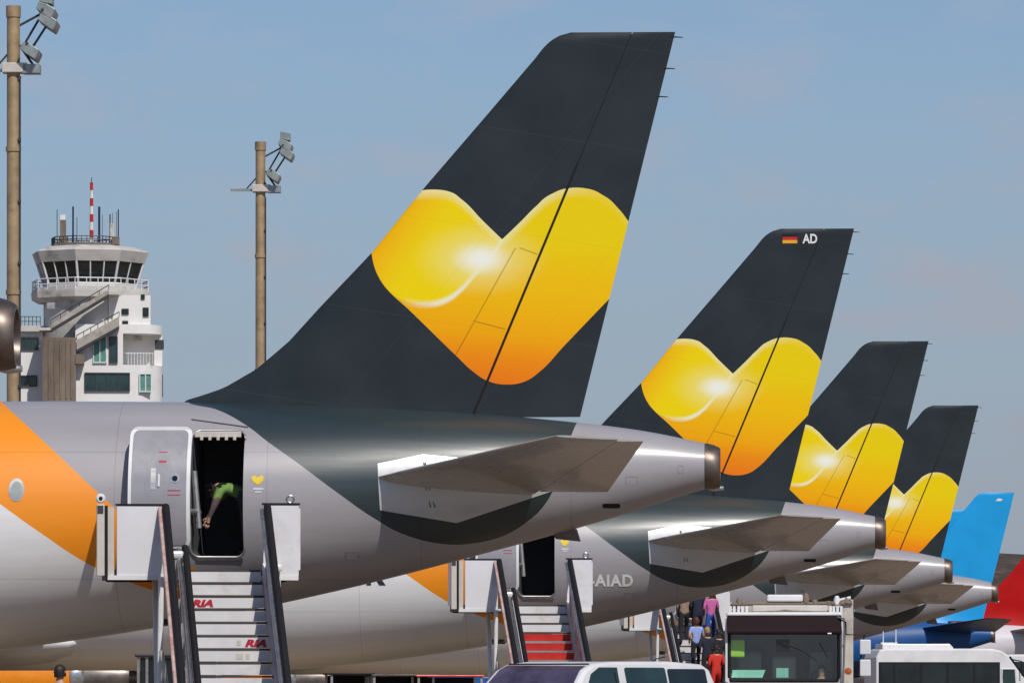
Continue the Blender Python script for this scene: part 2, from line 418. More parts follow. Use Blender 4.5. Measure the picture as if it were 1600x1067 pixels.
hw_pts = [(NOSE, .05), (NOSE+.5, .65), (NOSE+1.5, 1.15), (NOSE+3, 1.6), (NOSE+5, 1.9), (NOSE+6.5, 1.975), (-14, 1.975), (-12, 1.95), (-10, 1.86), (-8, 1.68), (-6, 1.42), (-4, 1.07), (-2, .68), (-.25, .36)]
XE = P(1101, 730)[0]
XS = np.arange(NOSE, XE+.01, .1)
def smooth_curve(pts, k=5):
    pts = sorted(pts); y = np.interp(XS, [p[0] for p in pts], [p[1] for p in pts])
    for _ in range(2):
        pad = np.concatenate([2*y[0]-y[1:k+1][::-1], y, 2*y[-1]-y[-k-1:-1][::-1]])
        y = np.convolve(pad, np.ones(2*k+1)/(2*k+1), 'valid')
    return y
TOP, BOT, HW = smooth_curve(top_pts), smooth_curve(bot_pts), smooth_curve(hw_pts)
def fus(x): return np.interp(x, XS, TOP), np.interp(x, XS, BOT), np.interp(x, XS, HW)
def skin_y(x, z, off=0.0):
    t, b, h = fus(x); zc, hh = (t+b)/2, (t-b)/2
    return -(h*math.sqrt(max(.0004, 1-((z-zc)/hh)**2))+off)

DOOR = (P(295, 0, -1.9)[0], P(377, 0, -1.9)[0], P(0, 868, -1.9)[1], P(0, 671, -1.9)[1])
def fuselage_mesh(door=True):
    mb = MB(); rings = []
    st = list(np.arange(NOSE, NOSE+7, .35))+list(np.arange(NOSE+7, -14, 1.0))+list(np.arange(-14, XE, .25))+[XE]
    n = 72
    for x in st:
        t, b, h = fus(x); zc, hh = (t+b)/2, (t-b)/2
        rings.append([(x, h*math.cos(a), zc+hh*math.sin(a)) for a in [2*math.pi*k/n for k in range(n)]])
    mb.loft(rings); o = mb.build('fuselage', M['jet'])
    me = o.data
    if door:
        cb = MB(); pl = rrect(*DOOR, .13)
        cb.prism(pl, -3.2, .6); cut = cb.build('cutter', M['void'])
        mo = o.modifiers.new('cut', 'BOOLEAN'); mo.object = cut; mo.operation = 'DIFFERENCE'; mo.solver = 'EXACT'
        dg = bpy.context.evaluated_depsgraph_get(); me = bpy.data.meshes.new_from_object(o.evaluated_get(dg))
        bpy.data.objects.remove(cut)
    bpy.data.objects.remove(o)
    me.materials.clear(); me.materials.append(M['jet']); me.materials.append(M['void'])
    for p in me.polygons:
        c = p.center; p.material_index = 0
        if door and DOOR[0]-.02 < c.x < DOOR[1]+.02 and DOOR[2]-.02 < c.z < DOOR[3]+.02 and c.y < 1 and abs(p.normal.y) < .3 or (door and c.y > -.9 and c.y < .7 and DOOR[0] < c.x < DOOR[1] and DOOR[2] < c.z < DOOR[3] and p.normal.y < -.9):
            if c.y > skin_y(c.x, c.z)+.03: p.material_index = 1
    me.polygons.foreach_set('use_smooth', [True]*len(me.polygons)); me.set_sharp_from_angle(angle=R(32))
    me.name = 'fuselage'
    return me

def foil(u): return 5*(.2969*math.sqrt(max(u, 0))-.126*u-.3516*u*u+.2843*u**3-.1036*u**4)
def surface(rows, ua, ub, n=18):
    """rows: (LE point, TE point, thickness fraction, thickness axis). The slice ua..ub of the chord as one closed loft"""
    mb = MB(); rings = []
    for le, te, tf, ax in rows:
        le, te, ax = Vector(le), Vector(te), Vector(ax); c = (te-le).length
        a = ua(le, te) if callable(ua) else ua; b = ub(le, te) if callable(ub) else ub
        us = [a+(b-a)*(.5-.5*math.cos(math.pi*i/n)) for i in range(n+1)]
        cc = min(c, 5.2)
        A = [le+(te-le)*u+ax*(foil(u)*tf*cc+.004) for u in us]; B = [le+(te-le)*u-ax*(foil(u)*tf*cc+.004) for u in us]
        rings.append(A+B[::-1])
    mb.loft(rings); return mb

FIN_LE = [(285, 627), (318, 617), (350, 606), (400, 577), (450, 535), (500, 480), (582, 394), (660, 297), (760, 181), (836, 92), (850, 74), (862, 63), (875, 56), (890, 51.5), (908, 49.5)]
FIN_LE_Z = sorted([(P(*q)[1], P(*q)[0]) for q in FIN_LE])
TE_A, TE_B = P(1055, 50.5), P(905, 657)
HI_A, HI_B = P(972, 90), P(760, 600)
def lin(A, B, z): return A[0]+(B[0]-A[0])*(z-A[1])/(B[1]-A[1])
def fin_rows(z0, flare=True):
    zt = TE_A[1]; rows = []
    zs = list(np.linspace(z0, 6.6, 22))+list(np.linspace(6.7, 11.2, 26))+list(np.linspace(11.25, zt, 12))
    for z in zs:
        lx = np.interp(z, [q[0] for q in FIN_LE_Z], [q[1] for q in FIN_LE_Z])
        tx = lin(TE_A, TE_B, z)
        tf = .105 if z > 6.2 else .105+.05*((6.2-z)/.6)**2*(1 if flare else 0)
        if z > zt-.12: tf *= math.sqrt(max(.03, (zt-z)/.12))
        rows.append(((lx, 0, z), (tx, 0, z), tf*.5, (0, 1, 0)))
    return rows
def hinge_u(gap):
    def f(le, te):
        x = lin(HI_A, HI_B, le.z)+gap*(1 if le.z < P(905, 262)[1] else .35)
        return min(max((x-le.x)/(te.x-le.x), .02), .985)
    return f

def stab_rows(side):
    A0, A1 = (1.25, P(588, 746, -1.25)), (6.2, P(868, 681, -6.2))
    B0, B1 = (.62, P(943, 777, -.62)), (6.2, P(1006, 688, -6.2))
    def edge(q0, q1, y):
        f = (y-q0[0])/(q1[0]-q0[0]); return (q0[1][0]+(q1[1][0]-q0[1][0])*f, side*y, q0[1][1]+(q1[1][1]-q0[1][1])*f)
    rows = []
    for k in list(np.linspace(0, .96, 14))+[.985, 1.0]:
        y = .35+(6.22-.35)*k
        tf = .055*(1 if k < .97 else (.75 if k < 1 else .35))
        rows.append((edge(A0, A1, y), edge(B0, B1, y), tf, (0, 0, 1)))
    return rows

def wing_rows(side):
    st = [(0.5, -27.5, -19.0, 2.45, .07), (6.4, -24.2, -19.0, 2.95, .06), (16.6, -18.6, -17.1, 4.0, .055), (17.0, -18.2, -17.1, 4.05, .02)]
    rows = []
    for i in range(len(st)-1):
        a, b = st[i], st[i+1]; n = 6 if i < 2 else 1
        for k in range(n):
            q = [a[j]+(b[j]-a[j])*k/n for j in range(5)]
            rows.append(((q[1], side*q[0], q[3]), (q[2], side*q[0], q[3]-.12), q[4], (0, 0, 1)))
    q = st[-1]; rows.append(((q[1], side*q[0], q[3]), (q[2], side*q[0], q[3]-.1), q[4], (0, 0, 1)))
    return rows

def aircraft(name, label, group, mats, body='jet', door=True, dx=0.0, dz=0.0, sdz=0.0):
    t = thing(name, label, 'airliner', group=group)
    sh = Vector((dx, 0, dz))
    def place(o):
        if dx or dz: o.location = sh
        return o
    fm = fuselage_mesh(door)
    if mats['body'] is not M['jet']: fm.materials[0] = mats['body']
    f = bpy.data.objects.new('fuselage', fm); C.objects.link(f); f.parent = t; place(f)
    # tail fin and rudder
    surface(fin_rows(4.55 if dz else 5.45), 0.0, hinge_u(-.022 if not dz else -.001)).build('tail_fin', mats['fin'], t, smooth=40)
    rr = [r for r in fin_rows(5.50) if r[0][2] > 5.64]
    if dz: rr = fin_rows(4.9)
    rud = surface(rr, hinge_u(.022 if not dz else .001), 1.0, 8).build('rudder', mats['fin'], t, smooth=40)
    sp = MB(); sp.loft([[(lin(HI_A, HI_B, z)+dx_, yy, z) for dx_, yy in ((-.06, -h_), (.06, -h_), (.06, h_), (-.06, h_))] for z, h_ in ((5.5 if not dz else 4.9, .06), (11.3, .025), (TE_A[1]-.03, .008))])
    sp.build('rudder_hinge', M['black'], rud)
    if dz == 0:
        for py in (58, 107, 151):
            q = P(1055-(py-50.5)*150/606.5, py); w = MB(); w.tube([(q[0]-.05, 0, q[1]), (q[0]+.14, 0, q[1]-.01)], [.014, .008], 6); w.build('static_wick', M['black'], rud)
    for s in (-1, 1):
        r = stab_rows(s)
        h = surface(r, 0.0, .70, 16).build('tailplane', mats['stab'], t, smooth=40); h.location = (0, 0, sdz)
        surface(r[2:-1], .708, 1.0, 6).build('elevator', mats['stab'], h, smooth=40)
    # exhaust at the tip of the tail
    e = MB(); te, be, he = fus(XE); zc = (te+be)/2; r0 = (te-be)/2
    prof = [(1.0, XE+.004), (1.0, XE+.05), (.97, XE+.14), (.90, XE+.22), (.84, XE+.25), (.74, XE+.25), (.70, XE+.20), (.66, XE-.12)]
    e.loft([[(x, r0*k*math.cos(a)*.96, zc+r0*k*math.sin(a)-.03*(x-XE)/.25) for a in [2*math.pi*i/40 for i in range(40)]] for k, x in prof])
    ex = place(e.build('exhaust_cone', M['exhaust'], t, smooth=40))
    MB().tube([(XE-.05, 0, zc-.30), (XE+.16, 0, zc-.36), (XE+.30, -.02, zc-.35)], [.05, .045, .035], 10).build('drain_tube', M['steel'], ex, smooth=40)
    # wings with flap fairings, engines
    for s in (-1, 1):
        w = place(surface(wing_rows(s), 0.0, 1.0, 16).build('wing', M['wing'], t, smooth=40))
        for yy, xe in ((4.2, -19.2), (8.6, -18.9), (12.2, -18.2)):
            fb = MB()
            fb.loft([[(xe+dx_, s*yy+r_*.8*math.cos(a), 2.32+(yy-4)*.10+dz_+r_*math.sin(a)) for a in [2*math.pi*i/18 for i in range(18)]]
                     for dx_, r_, dz_ in ((-5.2, .03, .1), (-4.6, .2, .02), (-3.2, .3, -.05), (-1.2, .26, 0), (-.25, .21, .06), (-.03, .19, .08), (0, .12, .08))])
            fb.build('flap_fairing', M['white'], w, smooth=50)
        en = MB(); ec = (0, s*5.75, 1.62)
        en.lathe([(.70, -31.1), (.92, -31.25), (1.02, -31.0), (1.08, -30.2), (1.1, -29), (1.03, -27.4), (.86, -26.02), (.80, -26.0), (.72, -26.4)], 40, 'X', ec)
        eg = place(en.build('engine_cowl', mats['cowl'], t, smooth=50))
        cz = MB(); cz.lathe([(.6, -26.6), (.74, -25.98), (.70, -25.7), (.62, -25.6)], 36, 'X', ec); cz.build('cowl_ring', M['steel'], eg, smooth=50)
        nz = MB(); nz.lathe([(.55, -26.4), (.60, -25.55), (.50, -24.5), (.42, -24.3), (.30, -24.4), (.22, -24.2), (.04, -23.7)], 36, 'X', ec); nz.build('exhaust_nozzle', M['nozzle'], eg, smooth=40)
        py = MB(); py.loft([[(a, s*5.75+yy, zz) for a, yy, zz in ((x0, -.18, z0), (x0, .18, z0), (x1, .12, z0), (x1, -.12, z0))] for z0, x0, x1 in ((2.3, -29.5, -24.6), (2.9, -25.6, -22.6))])
        py.build('pylon', M['wing'], eg, bevel=.05)
    bf = MB(); rings = []
    for x, k in ((-29.5, .02), (-29, .6), (-28, .9), (-26, 1), (-22, 1), (-20.2, .9), (-19.0, .75), (-18.5, .55), (-18.3, .12)):
        rings.append([(x, 2.0*math.cos(a)*(.6+.4*k), 2.35+(.66*math.sin(a) if math.sin(a) < 0 else .5*math.sin(a))*k) for a in [2*math.pi*i/36 for i in range(36)]])
    place(bf.loft(rings).build('belly_fairing', M['white'], t, smooth=45))
    for s in (-1, 1):       # main gear
        g = MB(); g.tube([(-22.6, s*3.4, 2.5), (-22.6, s*3.8, .6)], .13, 12); gp = place(g.build('landing_gear', M['alu'], t, smooth=40))
        for q in (-.35, .35):
            MB().lathe([(.3, -.2), (.55, -.2), (.58, -.12), (.58, .12), (.55, .2), (.3, .2)], 28, 'Y', (-22.6, s*3.8+q, .58)).build('wheel', M['tyre'], gp, smooth=40)
    ng = MB().tube([(-39.5, 0, 2.2), (-39.5, 0, .4)], .09, 10).build('nose_gear', M['alu'], t, smooth=40); place(ng)
    for q in (-.22, .22): MB().lathe([(.2, -.11), (.37, -.1), (.38, 0), (.37, .1), (.2, .11)], 24, 'Y', (-39.5, q, .38)).build('wheel', M['tyre'], ng, smooth=40)
    # row of cabin windows
    wx, wz = P(25, 765, -1.9); k = 0; x = wx
    while x > -38.5:
        if not -29.0 < x < -27.0:
            fr = MB(); patch(fr, [(x+.125*math.cos(a)*(1 if 1 else 1), wz+.185*math.sin(a)) for a in [2*math.pi*i/20 for i in range(20)]], lambda a, b: skin_y(a, b, .006), 6, 4, .03)
            fo = place(fr.build('cabin_window', M['alu'], t, smooth=40))
            pn = MB(); patch(pn, [(x+.085*math.cos(a), wz+.14*math.sin(a)) for a in [2*math.pi*i/20 for i in range(20)]], lambda a, b: skin_y(a, b, .009), 6, 4, .02)
            pn.build('pane', M['lamp'] if k == 0 else M['glassdark'], fo, smooth=40)
        x -= .533; k += 1
    # cockpit glazing
    for s in (-1, 1):
        ck = MB()
        patch(ck, [(NOSE+2.0, 4.35), (NOSE+3.6, 4.5), (NOSE+3.6, 5.05), (NOSE+2.75, 4.98)], lambda a, b: skin_y(a, b, .008), 4, 4, .02)
        if s > 0: ck.v = [(p[0], -p[1], p[2]) for p in ck.v]
        place(ck.build('cockpit_window', M['glassdark'], t))
    return t

def dress_jet(t):
    """the bits only the open-doored jets show"""
    x0, x1, z0, z1 = DOOR
    fo = rrect(x0-.012, x1+.012, z0-.012, z1+.012, .14, 6)
    fr = MB().tube([(x, skin_y(x, z, .004), z) for x, z in fo], .017, 8, closed=True).build('door_frame', M['alu'], t, smooth=60)
    sl = MB(); patch(sl, [(x0+.08, z0-.07), (x1-.02, z0-.07), (x1-.02, z0-.018), (x0+.08, z0-.018)], lambda a, b: skin_y(a, b, .02), 2, 4, .06)
    sl.build('door_sill', M['steel'], fr)
    hd = MB(); hd.box(x0+.05, x1-.04, -1.50, -1.42, z1-.11, z1-.015)
    for k in range(5): hd.box(x0+.14+k*.13, x0+.19+k*.13, -1.54, -1.50, z1-.16, z1-.09)
    hd.build('door_header', M['beige'], fr, bevel=.01)
    # the plug door, swung out and forward on its hinge arm
    a0, a1 = P(196, 0, -2.5)[0], P(293, 0, -2.5)[0]; b0, b1 = P(0, 856, -2.5)[1], P(0, 663, -2.5)[1]
    mid = (x0+x1)/2
    def yd(off): return lambda x, z: skin_y(mid, min(max(z, z0), z1), .50+off)+(x-a1)*.03
    d = MB(); patch(d, rrect(a0, a1, b0, b1, .13), yd(0), 14, 6, .11)
    dr = d.build('cabin_door', M['frame'], t, smooth=40)
    s = MB(); patch(s, rrect(a0+.055, a1-.055, b0+.055, b1-.055, .09), yd(.012), 14, 6, .05)
    s.build('door_skin', M['doorpaint'], dr, smooth=40)
    def onskin(px, py): return P(px, py, -2.45)
    hx, hz = onskin(270, 746)
    h = MB()
    for r, off in ((.075, .018),):
        patch(h, [(hx+r*math.cos(a), hz+r*math.sin(a)) for a in [2*math.pi*i/20 for i in range(20)]], yd(off), 6, 4, .02)
    ho = h.build('door_window', M['steel'], dr, smooth=40)
    h = MB(); patch(h, [(hx+.045*math.cos(a), hz+.045*math.sin(a)) for a in [2*math.pi*i/20 for i in range(20)]], yd(.022), 6, 4, .02); h.build('pane', M['glassdark'], ho)
    hx, hz = onskin(238, 747); h = MB()
    patch(h, rrect(hx-.06, hx+.02, hz-.17, hz+.17, .02), yd(.016), 3, 2, .02); ha = h.build('door_handle', M['alu'], dr)
    h = MB(); patch(h, rrect(hx+.055, hx+.085, hz-.12, hz+.08, .012), yd(.03), 3, 2, .03); h.build('handle_grip', M['white'], ha)
    for px, py, w, t_ in ((250, 719, .06, .016), (250, 704, .07, .006), (269, 765, .10, .007), (269, 772, .10, .007)):
        h = MB(); q = onskin(px, py); patch(h, [(q[0]-w, q[1]-t_), (q[0]+w, q[1]-t_), (q[0]+w, q[1]+t_), (q[0]-w, q[1]+t_)], yd(.0155), 2, 2, .006)
        h.build('door_placard', M['redletter'], dr)
    am = MB(); am.tube([(x0+.1, -1.35, 4.1), (x0-.02, -1.95, 4.1), (a1-.2, yd(0)(a1-.2, 4.1)+.1, 4.1)], .05, 10); am.tube([(x0+.12, -1.5, 3.85), (x0+.04, -1.5, 4.75)], .05, 8)
    am.build('hinge_arm', M['alu'], dr, smooth=40)
    # bare plate round the tailplane root
    hexa = [(590, 724), (660, 709), (716, 714), (905, 725), (872, 762), (712, 816), (594, 797)]
    for s in (-1, 1):
        pb = MB(); patch(pb, [P(px, py, -1.25) for px, py in hexa], lambda a, b: skin_y(a, b, .012), 16, 24, .03)
        if s > 0: pb.v = [(p[0], -p[1], p[2]) for p in pb.v]
        pb.cur = 0; po = pb.build('stabiliser_plate', M['plate'], t, smooth=40)
        sc = MB()
        for dx_ in (0, .07):
            pts = [P(664-dx_*40, 722, -1.25), P(664+dx_*60, 756, -1.25), P(672+dx_*100, 792, -1.25)]
            sc.tube([(q[0], s*-skin_y(q[0], q[1], .013)*1, q[1]) for q in pts], .011, 6)
        if s < 0: pass
        sc.build('plate_scuff', M['darksteel'], po)
    # small marks and fittings under the tail
    b = MB(); q = P(955, 790, -.5); patch(b, rrect(q[0]-.14, q[0]+.14, q[1]-.035, q[1]+.035, .03), lambda a, b_: skin_y(a, b_, .006), 3, 4, .02); b.build('drain_slot', M['black'], t)
    b = MB(); q = P(880, 834, 0); b.loft([[(q[0]-.22+k*.1, yy, q[1]+.12-k*.2) , (q[0]+.22+k*.06, yy, q[1]+.08-k*.2)][::1]+[(q[0]+.2+k*.06, -yy, q[1]+.08-k*.2), (q[0]-.2+k*.1, -yy, q[1]+.12-k*.2)] for k, yy in ((0, .03), (1, .015))]); b.build('drain_mast', M['exhaust'], t)
    b = MB(); q0 = P(296, 654, -1.3); q1 = P(385, 666, -1.4)
    b.tube([(q0[0], skin_y(q0[0], q0[1], .004), q0[1]), ((q0[0]+q1[0])/2, skin_y((q0[0]+q1[0])/2, (q0[1]+q1[1])/2, .006), (q0[1]+q1[1])/2), (q1[0], skin_y(q1[0], q1[1], .006), q1[1])], .014, 6); b.build('rain_gutter', M['darksteel'], t)
    hb = MB(); q = P(254, 971, -.9); patch(hb, rrect(q[0]-.12, q[0]+.16, q[1]-.05, q[1]+.05, .02), lambda a, b_: skin_y(a, b_, .004), 3, 3, .01); hb.build('access_panel', M['darksteel'], t)
    for px, py, w_, h_ in ((548, 866, .10, .05), (985, 748, .09, .06), (1062, 730, .04, .06)):
        q = P(px, py, -1.3); hl_ = rrect(q[0]-w_, q[0]+w_, q[1]-h_, q[1]+h_, .025, 3)
        MB().tube([(x, skin_y(x, z, -.003), z) for x, z in hl_], .005, 5, closed=True).build('service_hatch', M['nozzle'], t)
    # small heart beside the door
    cx, cz = P(400, 748, -1.85)
    up = [(-.095, .03), (-.08, .06), (-.05, .068), (-.02, .055), (0, .03)]; out = []
    for sgn in (1, -1):
        hb = MB(); pl = [(0, .03), (.03, .055), (.055, .066), (.085, .055), (.097, .02), (.08, -.02), (.04, -.06), (0, -.085)]
        patch(hb, [(cx+sgn*a, cz+c) for a, c in pl], lambda a, b_: skin_y(a, b_, .005), 8, 2, .008)
        out.append(hb)
    out[0].add(out[1].v, out[1].f); out[0].build('heart_sticker', M['yellow'], t)
    tb = MB(); patch(tb, [(cx-.07, cz-.155), (cx+.09, cz-.155), (cx+.09, cz-.135), (cx-.07, cz-.135)], lambda a, b_: skin_y(a, b_, .005), 1, 2, .008)
    patch(tb, [(cx-.04, cz-.20), (cx+.06, cz-.20), (cx+.06, cz-.185), (cx-.04, cz-.185)], lambda a, b_: skin_y(a, b_, .005), 1, 2, .008); tb.build('door_caption', M['whiteletter'], t)

GJ = 'grey airliners with heart emblem tail fins parked in a row'
jet = aircraft('airliner', 'largest grey airliner, yellow heart on dark tail, white stairs at its open rear door', GJ,
               {'body': M['jet'], 'fin': M['jetfin'], 'stab': M['wing'], 'cowl': M['orange']})
dress_jet(jet)
jet.location = (X1, Y1, 0)
def place_jet(px, ratio, label):
    j = copy_tree(jet); p = at(px, 0, 92.0/ratio); j.location = (p.x, p.y, 0); j['label'] = label; return j
jet0 = place_jet(29, 1.60, 'nearest grey airliner, only its scorched exhaust tip showing at the left picture edge')
jet2 = place_jet(1385, .700, 'second grey heart-tailed airliner, with AD and a small flag on its fin tip')
jet3 = place_jet(1489, .528, 'third heart-tailed grey airliner, its passengers climbing stairs behind the truck')
jet4 = place_jet(1560, .430, 'farthest grey heart-tailed airliner, directly in front of the light blue tails')

# markings only the second jet carries (its own coordinates equal the first jet's, read at .7 scale)
def P2(px, py, lat=0.0): return P(1127+(px-1385)/.70, 1073+(py-1073)/.70, lat)
def fin_y(x, z):
    lx = np.interp(z, [q[0] for q in FIN_LE_Z], [q[1] for q in FIN_LE_Z]); tx = lin(TE_A, TE_B, z); c = tx-lx; u = min(max((x-lx)/c, 0), 1)
    return -(foil(u)*.105*.5*min(c, 5.2)+.016)
a, b = P2(1223, 381), P2(1246, 366); hh = (b[1]-a[1])/3
for i, (mn, c) in enumerate((('flag_gold', M['gold']), ('flag_red', M['red']), ('flag_black', M['black']))):
    f = MB(); patch(f, [(a[0], a[1]+hh*i), (b[0], a[1]+hh*i), (b[0], a[1]+hh*(i+1)), (a[0], a[1]+hh*(i+1))], fin_y, 1, 4, .008); f.build('flag_stripe', c, jet2)
a, b = P2(1254, 381), P2(1277, 366)
lettering('fin_letters', 'AD', .3, lambda x, z: (a[0]+x, fin_y(a[0]+x, a[1]+z), a[1]+z), M['whiteletter'], jet2, .008, 0, b[0]-a[0], b[1]-a[1])
a, b = P2(899, 915, -1.5), P2(984.5, 896, -1.5)
lettering('registration', 'D-AIAD', .4, lambda x, z: (a[0]+x, skin_y(a[0]+x, a[1]+z, .008), a[1]+z), M['whiteletter'], jet2, .014, 0, b[0]-a[0], b[1]-a[1], 1.1)
a2, b2 = P2(570, 914, -1.5), P2(600, 866, -1.5)
lettering('title_letter', 'K', .6, lambda x, z: (a2[0]+x, skin_y(a2[0]+x, a2[1]+z, .008), a2[1]+z), M['blackletter'], jet2, .02, 0, b2[0]-a2[0], b2[1]-a2[1])

# other airlines' tails beyond the row
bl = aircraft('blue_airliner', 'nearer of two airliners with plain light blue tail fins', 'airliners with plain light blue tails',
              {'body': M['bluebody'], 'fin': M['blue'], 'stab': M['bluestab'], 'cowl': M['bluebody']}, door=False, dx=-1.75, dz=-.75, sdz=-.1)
def place_far(o, tip_px, ratio):
    p = at(tip_px, 0, 92.0/ratio); o.location = (p.x-TE_A[0], p.y, 0)
q = P(1000, 88)
lm = MB(); patch(lm, [(q[0]-.46, q[1]-.06), (q[0]-.2, q[1]-.09), (q[0]-.05, q[1]+.02), (q[0]-.3, q[1]+.07)], fin_y, 3, 4, .01); lm.build('fin_badge', M['whiteletter'], bl)
place_far(bl, 1585, .297)
bl2 = copy_tree(bl); bl2['label'] = 'farther light blue tailed airliner, its fin tip peeping out behind the nearer blue fin'
place_far(bl2, 1523, .270)
rd = aircraft('red_airliner', 'white airliner with a plain red tail fin at the right picture edge', None,
              {'body': M['redbody'], 'fin': M['redfin'], 'stab': M['redstab'], 'cowl': M['redbody']}, door=False, dx=-1.0, dz=-.6, sdz=.15)
place_far(rd, 1704, .262)

# ------------------------------------------------------------------ ground, hill
def sheet(name, x0, x1, y0, y1, z, m, n=1):
    mb = MB(); vs = [(x0+(x1-x0)*i/n, y0+(y1-y0)*j/n, z) for j in range(n+1) for i in range(n+1)]
    mb.add(vs, [(j*(n+1)+i, j*(n+1)+i+1, (j+1)*(n+1)+i+1, (j+1)*(n+1)+i) for j in range(n) for i in range(n)])
    o = mb.build(name, m); o['kind'] = 'structure'; return o
def apron_mat():
    m, nt, b = principled('apron_concrete'); v = xyz(nt); x, y, z = sep(nt, v)
    n = noise(nt, v, .35, 6, .6); n2 = noise(nt, xyz(nt, 'Object', (1, .2, 1)), .06, 4, .6)
    c = mix(nt, n.ramp(.3, .7), (.165, .118, .08), (.245, .178, .125)); c = mix(nt, n2.ramp(.5, .7, 0, .5), c, (.13, .105, .09))
    j = (x*.2).m('FRACT').lt(.006).m('MAXIMUM', (y*.2).m('FRACT').lt(.006)); c = mix(nt, j*.7, c, (.06, .05, .045))
    nt.links.new(c.k, b.inputs['Base Color']); b.inputs['Roughness'].default_value = .85
    return m
sheet('ground', -6000, 6000, -500, 12000, -.02, mat('dry_ground', (.20, .165, .12), .95, nscale=.02), 1)
sheet('apron', -400, 500, -150, 620, 0, apron_mat(), 1)
ln = MB()
for j, (px, r_) in enumerate(((1127, 1.0), (1385, .7), (1489, .528), (1560, .43))):
    p = at(px, 0, 92/r_); ln.add([(p.x-60, p.y-.12, .004), (p.x+40, p.y-.12, .004), (p.x+40, p.y+.12, .004), (p.x-60, p.y+.12, .004)], [(0, 1, 2, 3)])
lo = ln.build('stand_markings', M['yellow']); lo['kind'] = 'structure'

def hill_mat():
    m, nt, b = principled('hill_scrub'); v = xyz(nt)
    n = noise(nt, v, .035, 8, .65); n2 = noise(nt, v, .3, 5, .6)
    c = mix(nt, n.ramp(.35, .65), (.055, .03, .018), (.14, .078, .045)); c = mix(nt, n2.ramp(.45, .62), c, (.03, .03, .018))
    nt.links.new(c.k, b.inputs['Base Color']); b.inputs['Roughness'].default_value = .95
    return m
hp = at(1590, 843, 1500); hm = MB(); NX, NY = 130, 26
from mathutils import noise as mn
for j in range(NY+1):
    for i in range(NX+1):
        x = -420+1500*i/NX; y = 1250+700*j/NY
        prof = math.sin(math.pi*min(1, (j/NY)*1.15)) if j/NY < .87 else 0
        env = min(1, max(0, (x+60)/70))*min(1, max(0, (1080-x)/200))
        rid = .93+.10*mn.noise((x*.012, 3.1, 0))+.05*mn.noise((x*.05, 7, y*.02))
        z = hp.z*prof*env*rid+mn.noise((x*.06, y*.06, 1))*1.6*prof*env-1
        hm.v.append((x, y, z))
for j in range(NY):
    for i in range(NX):
        hm.f.append([j*(NX+1)+i, j*(NX+1)+i+1, (j+1)*(NX+1)+i+1, (j+1)*(NX+1)+i]); hm.mi.append(0)
ho = hm.build('hill', hill_mat(), smooth=60); ho['kind'] = 'structure'

# ------------------------------------------------------------------ control tower
TD = 450.0; TS = F/TD
tw = thing('control_tower', 'white concrete control tower with dark glazed cab and red and white antenna', 'tower', ground(150, TD), TH+R(4.1))
def T(px, py): return ((px-150)/TS, EYE+(1073-py)/TS)
def tbox(mb, px0, px1, py0, py1, y0, y1):
    a, b = T(px0, py1), T(px1, py0); mb.box(a[0], b[0], y0, y1, a[1], b[1]); return mb
def tz(py): return T(0, py)[1]
def octa(mb, cpx, prof, M_=None, n=8, ph=R(22.5+8)):
    cx = T(cpx, 0)[0]; mb.lathe([(r, z) for r, z in prof], n, 'Z', (cx, 3.5, 0), ph=ph); return mb
# main block, rounded at its right corner, with a recessed balcony
b = MB(); x0, z0 = T(118, 700); x1, z1 = T(254, 508)
def rb(px0, px1, pyt, pyb, yb=9.0):
    a, c = T(px0, pyb), T(px1, pyt); r = 2.2
    out = [(a[0], yb), (a[0], -1.2)]+[(c[0]-r+r*math.sin(t), 1.0-r*math.cos(t)) for t in [R(q) for q in range(0, 91, 15)]]+[(c[0], yb)]
    return [[(x, y, a[1]) for x, y in out], [(x, y, c[1]) for x, y in out]]
b.loft(rb(118, 254, 571, 1099)); b.build('lower_wall', M['cleanwall'], tw, smooth=35)
b = MB(); b.loft(rb(118, 254, 508, 522)); b.build('parapet', M['cleanwall'], tw, smooth=35)
b = MB(); tbox(b, 118, 192, 522, 571, -1.2, 9); tbox(b, 192, 246, 522, 571, 1.6, 9); tbox(b, 241, 253.6, 522, 571, .6, 9); b.build('upper_wall', M['cleanwall'], tw)
b = MB(); tbox(b, 20, 67, 515, 1099, 1.5, 10); b.build('side_wing', M['cleanwall'], tw)
b = MB(); tbox(b, 16, 68, 508, 517, 1.0, 10); b.build('wing_parapet', M['concrete'], tw)
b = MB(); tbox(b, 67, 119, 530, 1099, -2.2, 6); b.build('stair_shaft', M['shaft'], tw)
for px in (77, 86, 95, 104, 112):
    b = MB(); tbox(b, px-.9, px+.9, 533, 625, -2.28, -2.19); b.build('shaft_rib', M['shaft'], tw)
def window(px0, px1, py0, py1, y, panes=2, m='cabglass'):
    f = MB(); tbox(f, px0, px1, py0, py1, y-.06, y+.3); fo = f.build('window', M[m], tw)
    g = MB()
    for k in range(panes+1):
        x = px0+(px1-px0)*k/panes; tbox(g, x-.8, x+.8, py0-.8, py1+.8, y-.14, y-.05)
    tbox(g, px0-.8, px1+.8, py0-1.6, py0, y-.16, y-.04); tbox(g, px0-.8, px1+.8, py1, py1+1.6, y-.17, y-.03)
    g.build('window_frame', M['darksteel'] if m == 'cabglass' else M['white'], fo)
window(133, 202, 585, 611, -1.2, 4); window(218, 236, 586, 612, -1.2, 2, 'teal')
window(146, 166, 529, 567, -1.2, 2, 'teal'); window(171, 183, 529, 567, -1.2, 1, 'cabglass')
window(32, 59, 527, 544, 1.5, 3); window(30, 57, 587, 601, 1.5, 2)
b = MB(); q = T(249.5, 600); b.box(q[0]+.02, q[0]+.26, .8, 2.4, q[1]-.9, q[1]+.8); b.build('window', M['glassdark'], tw)
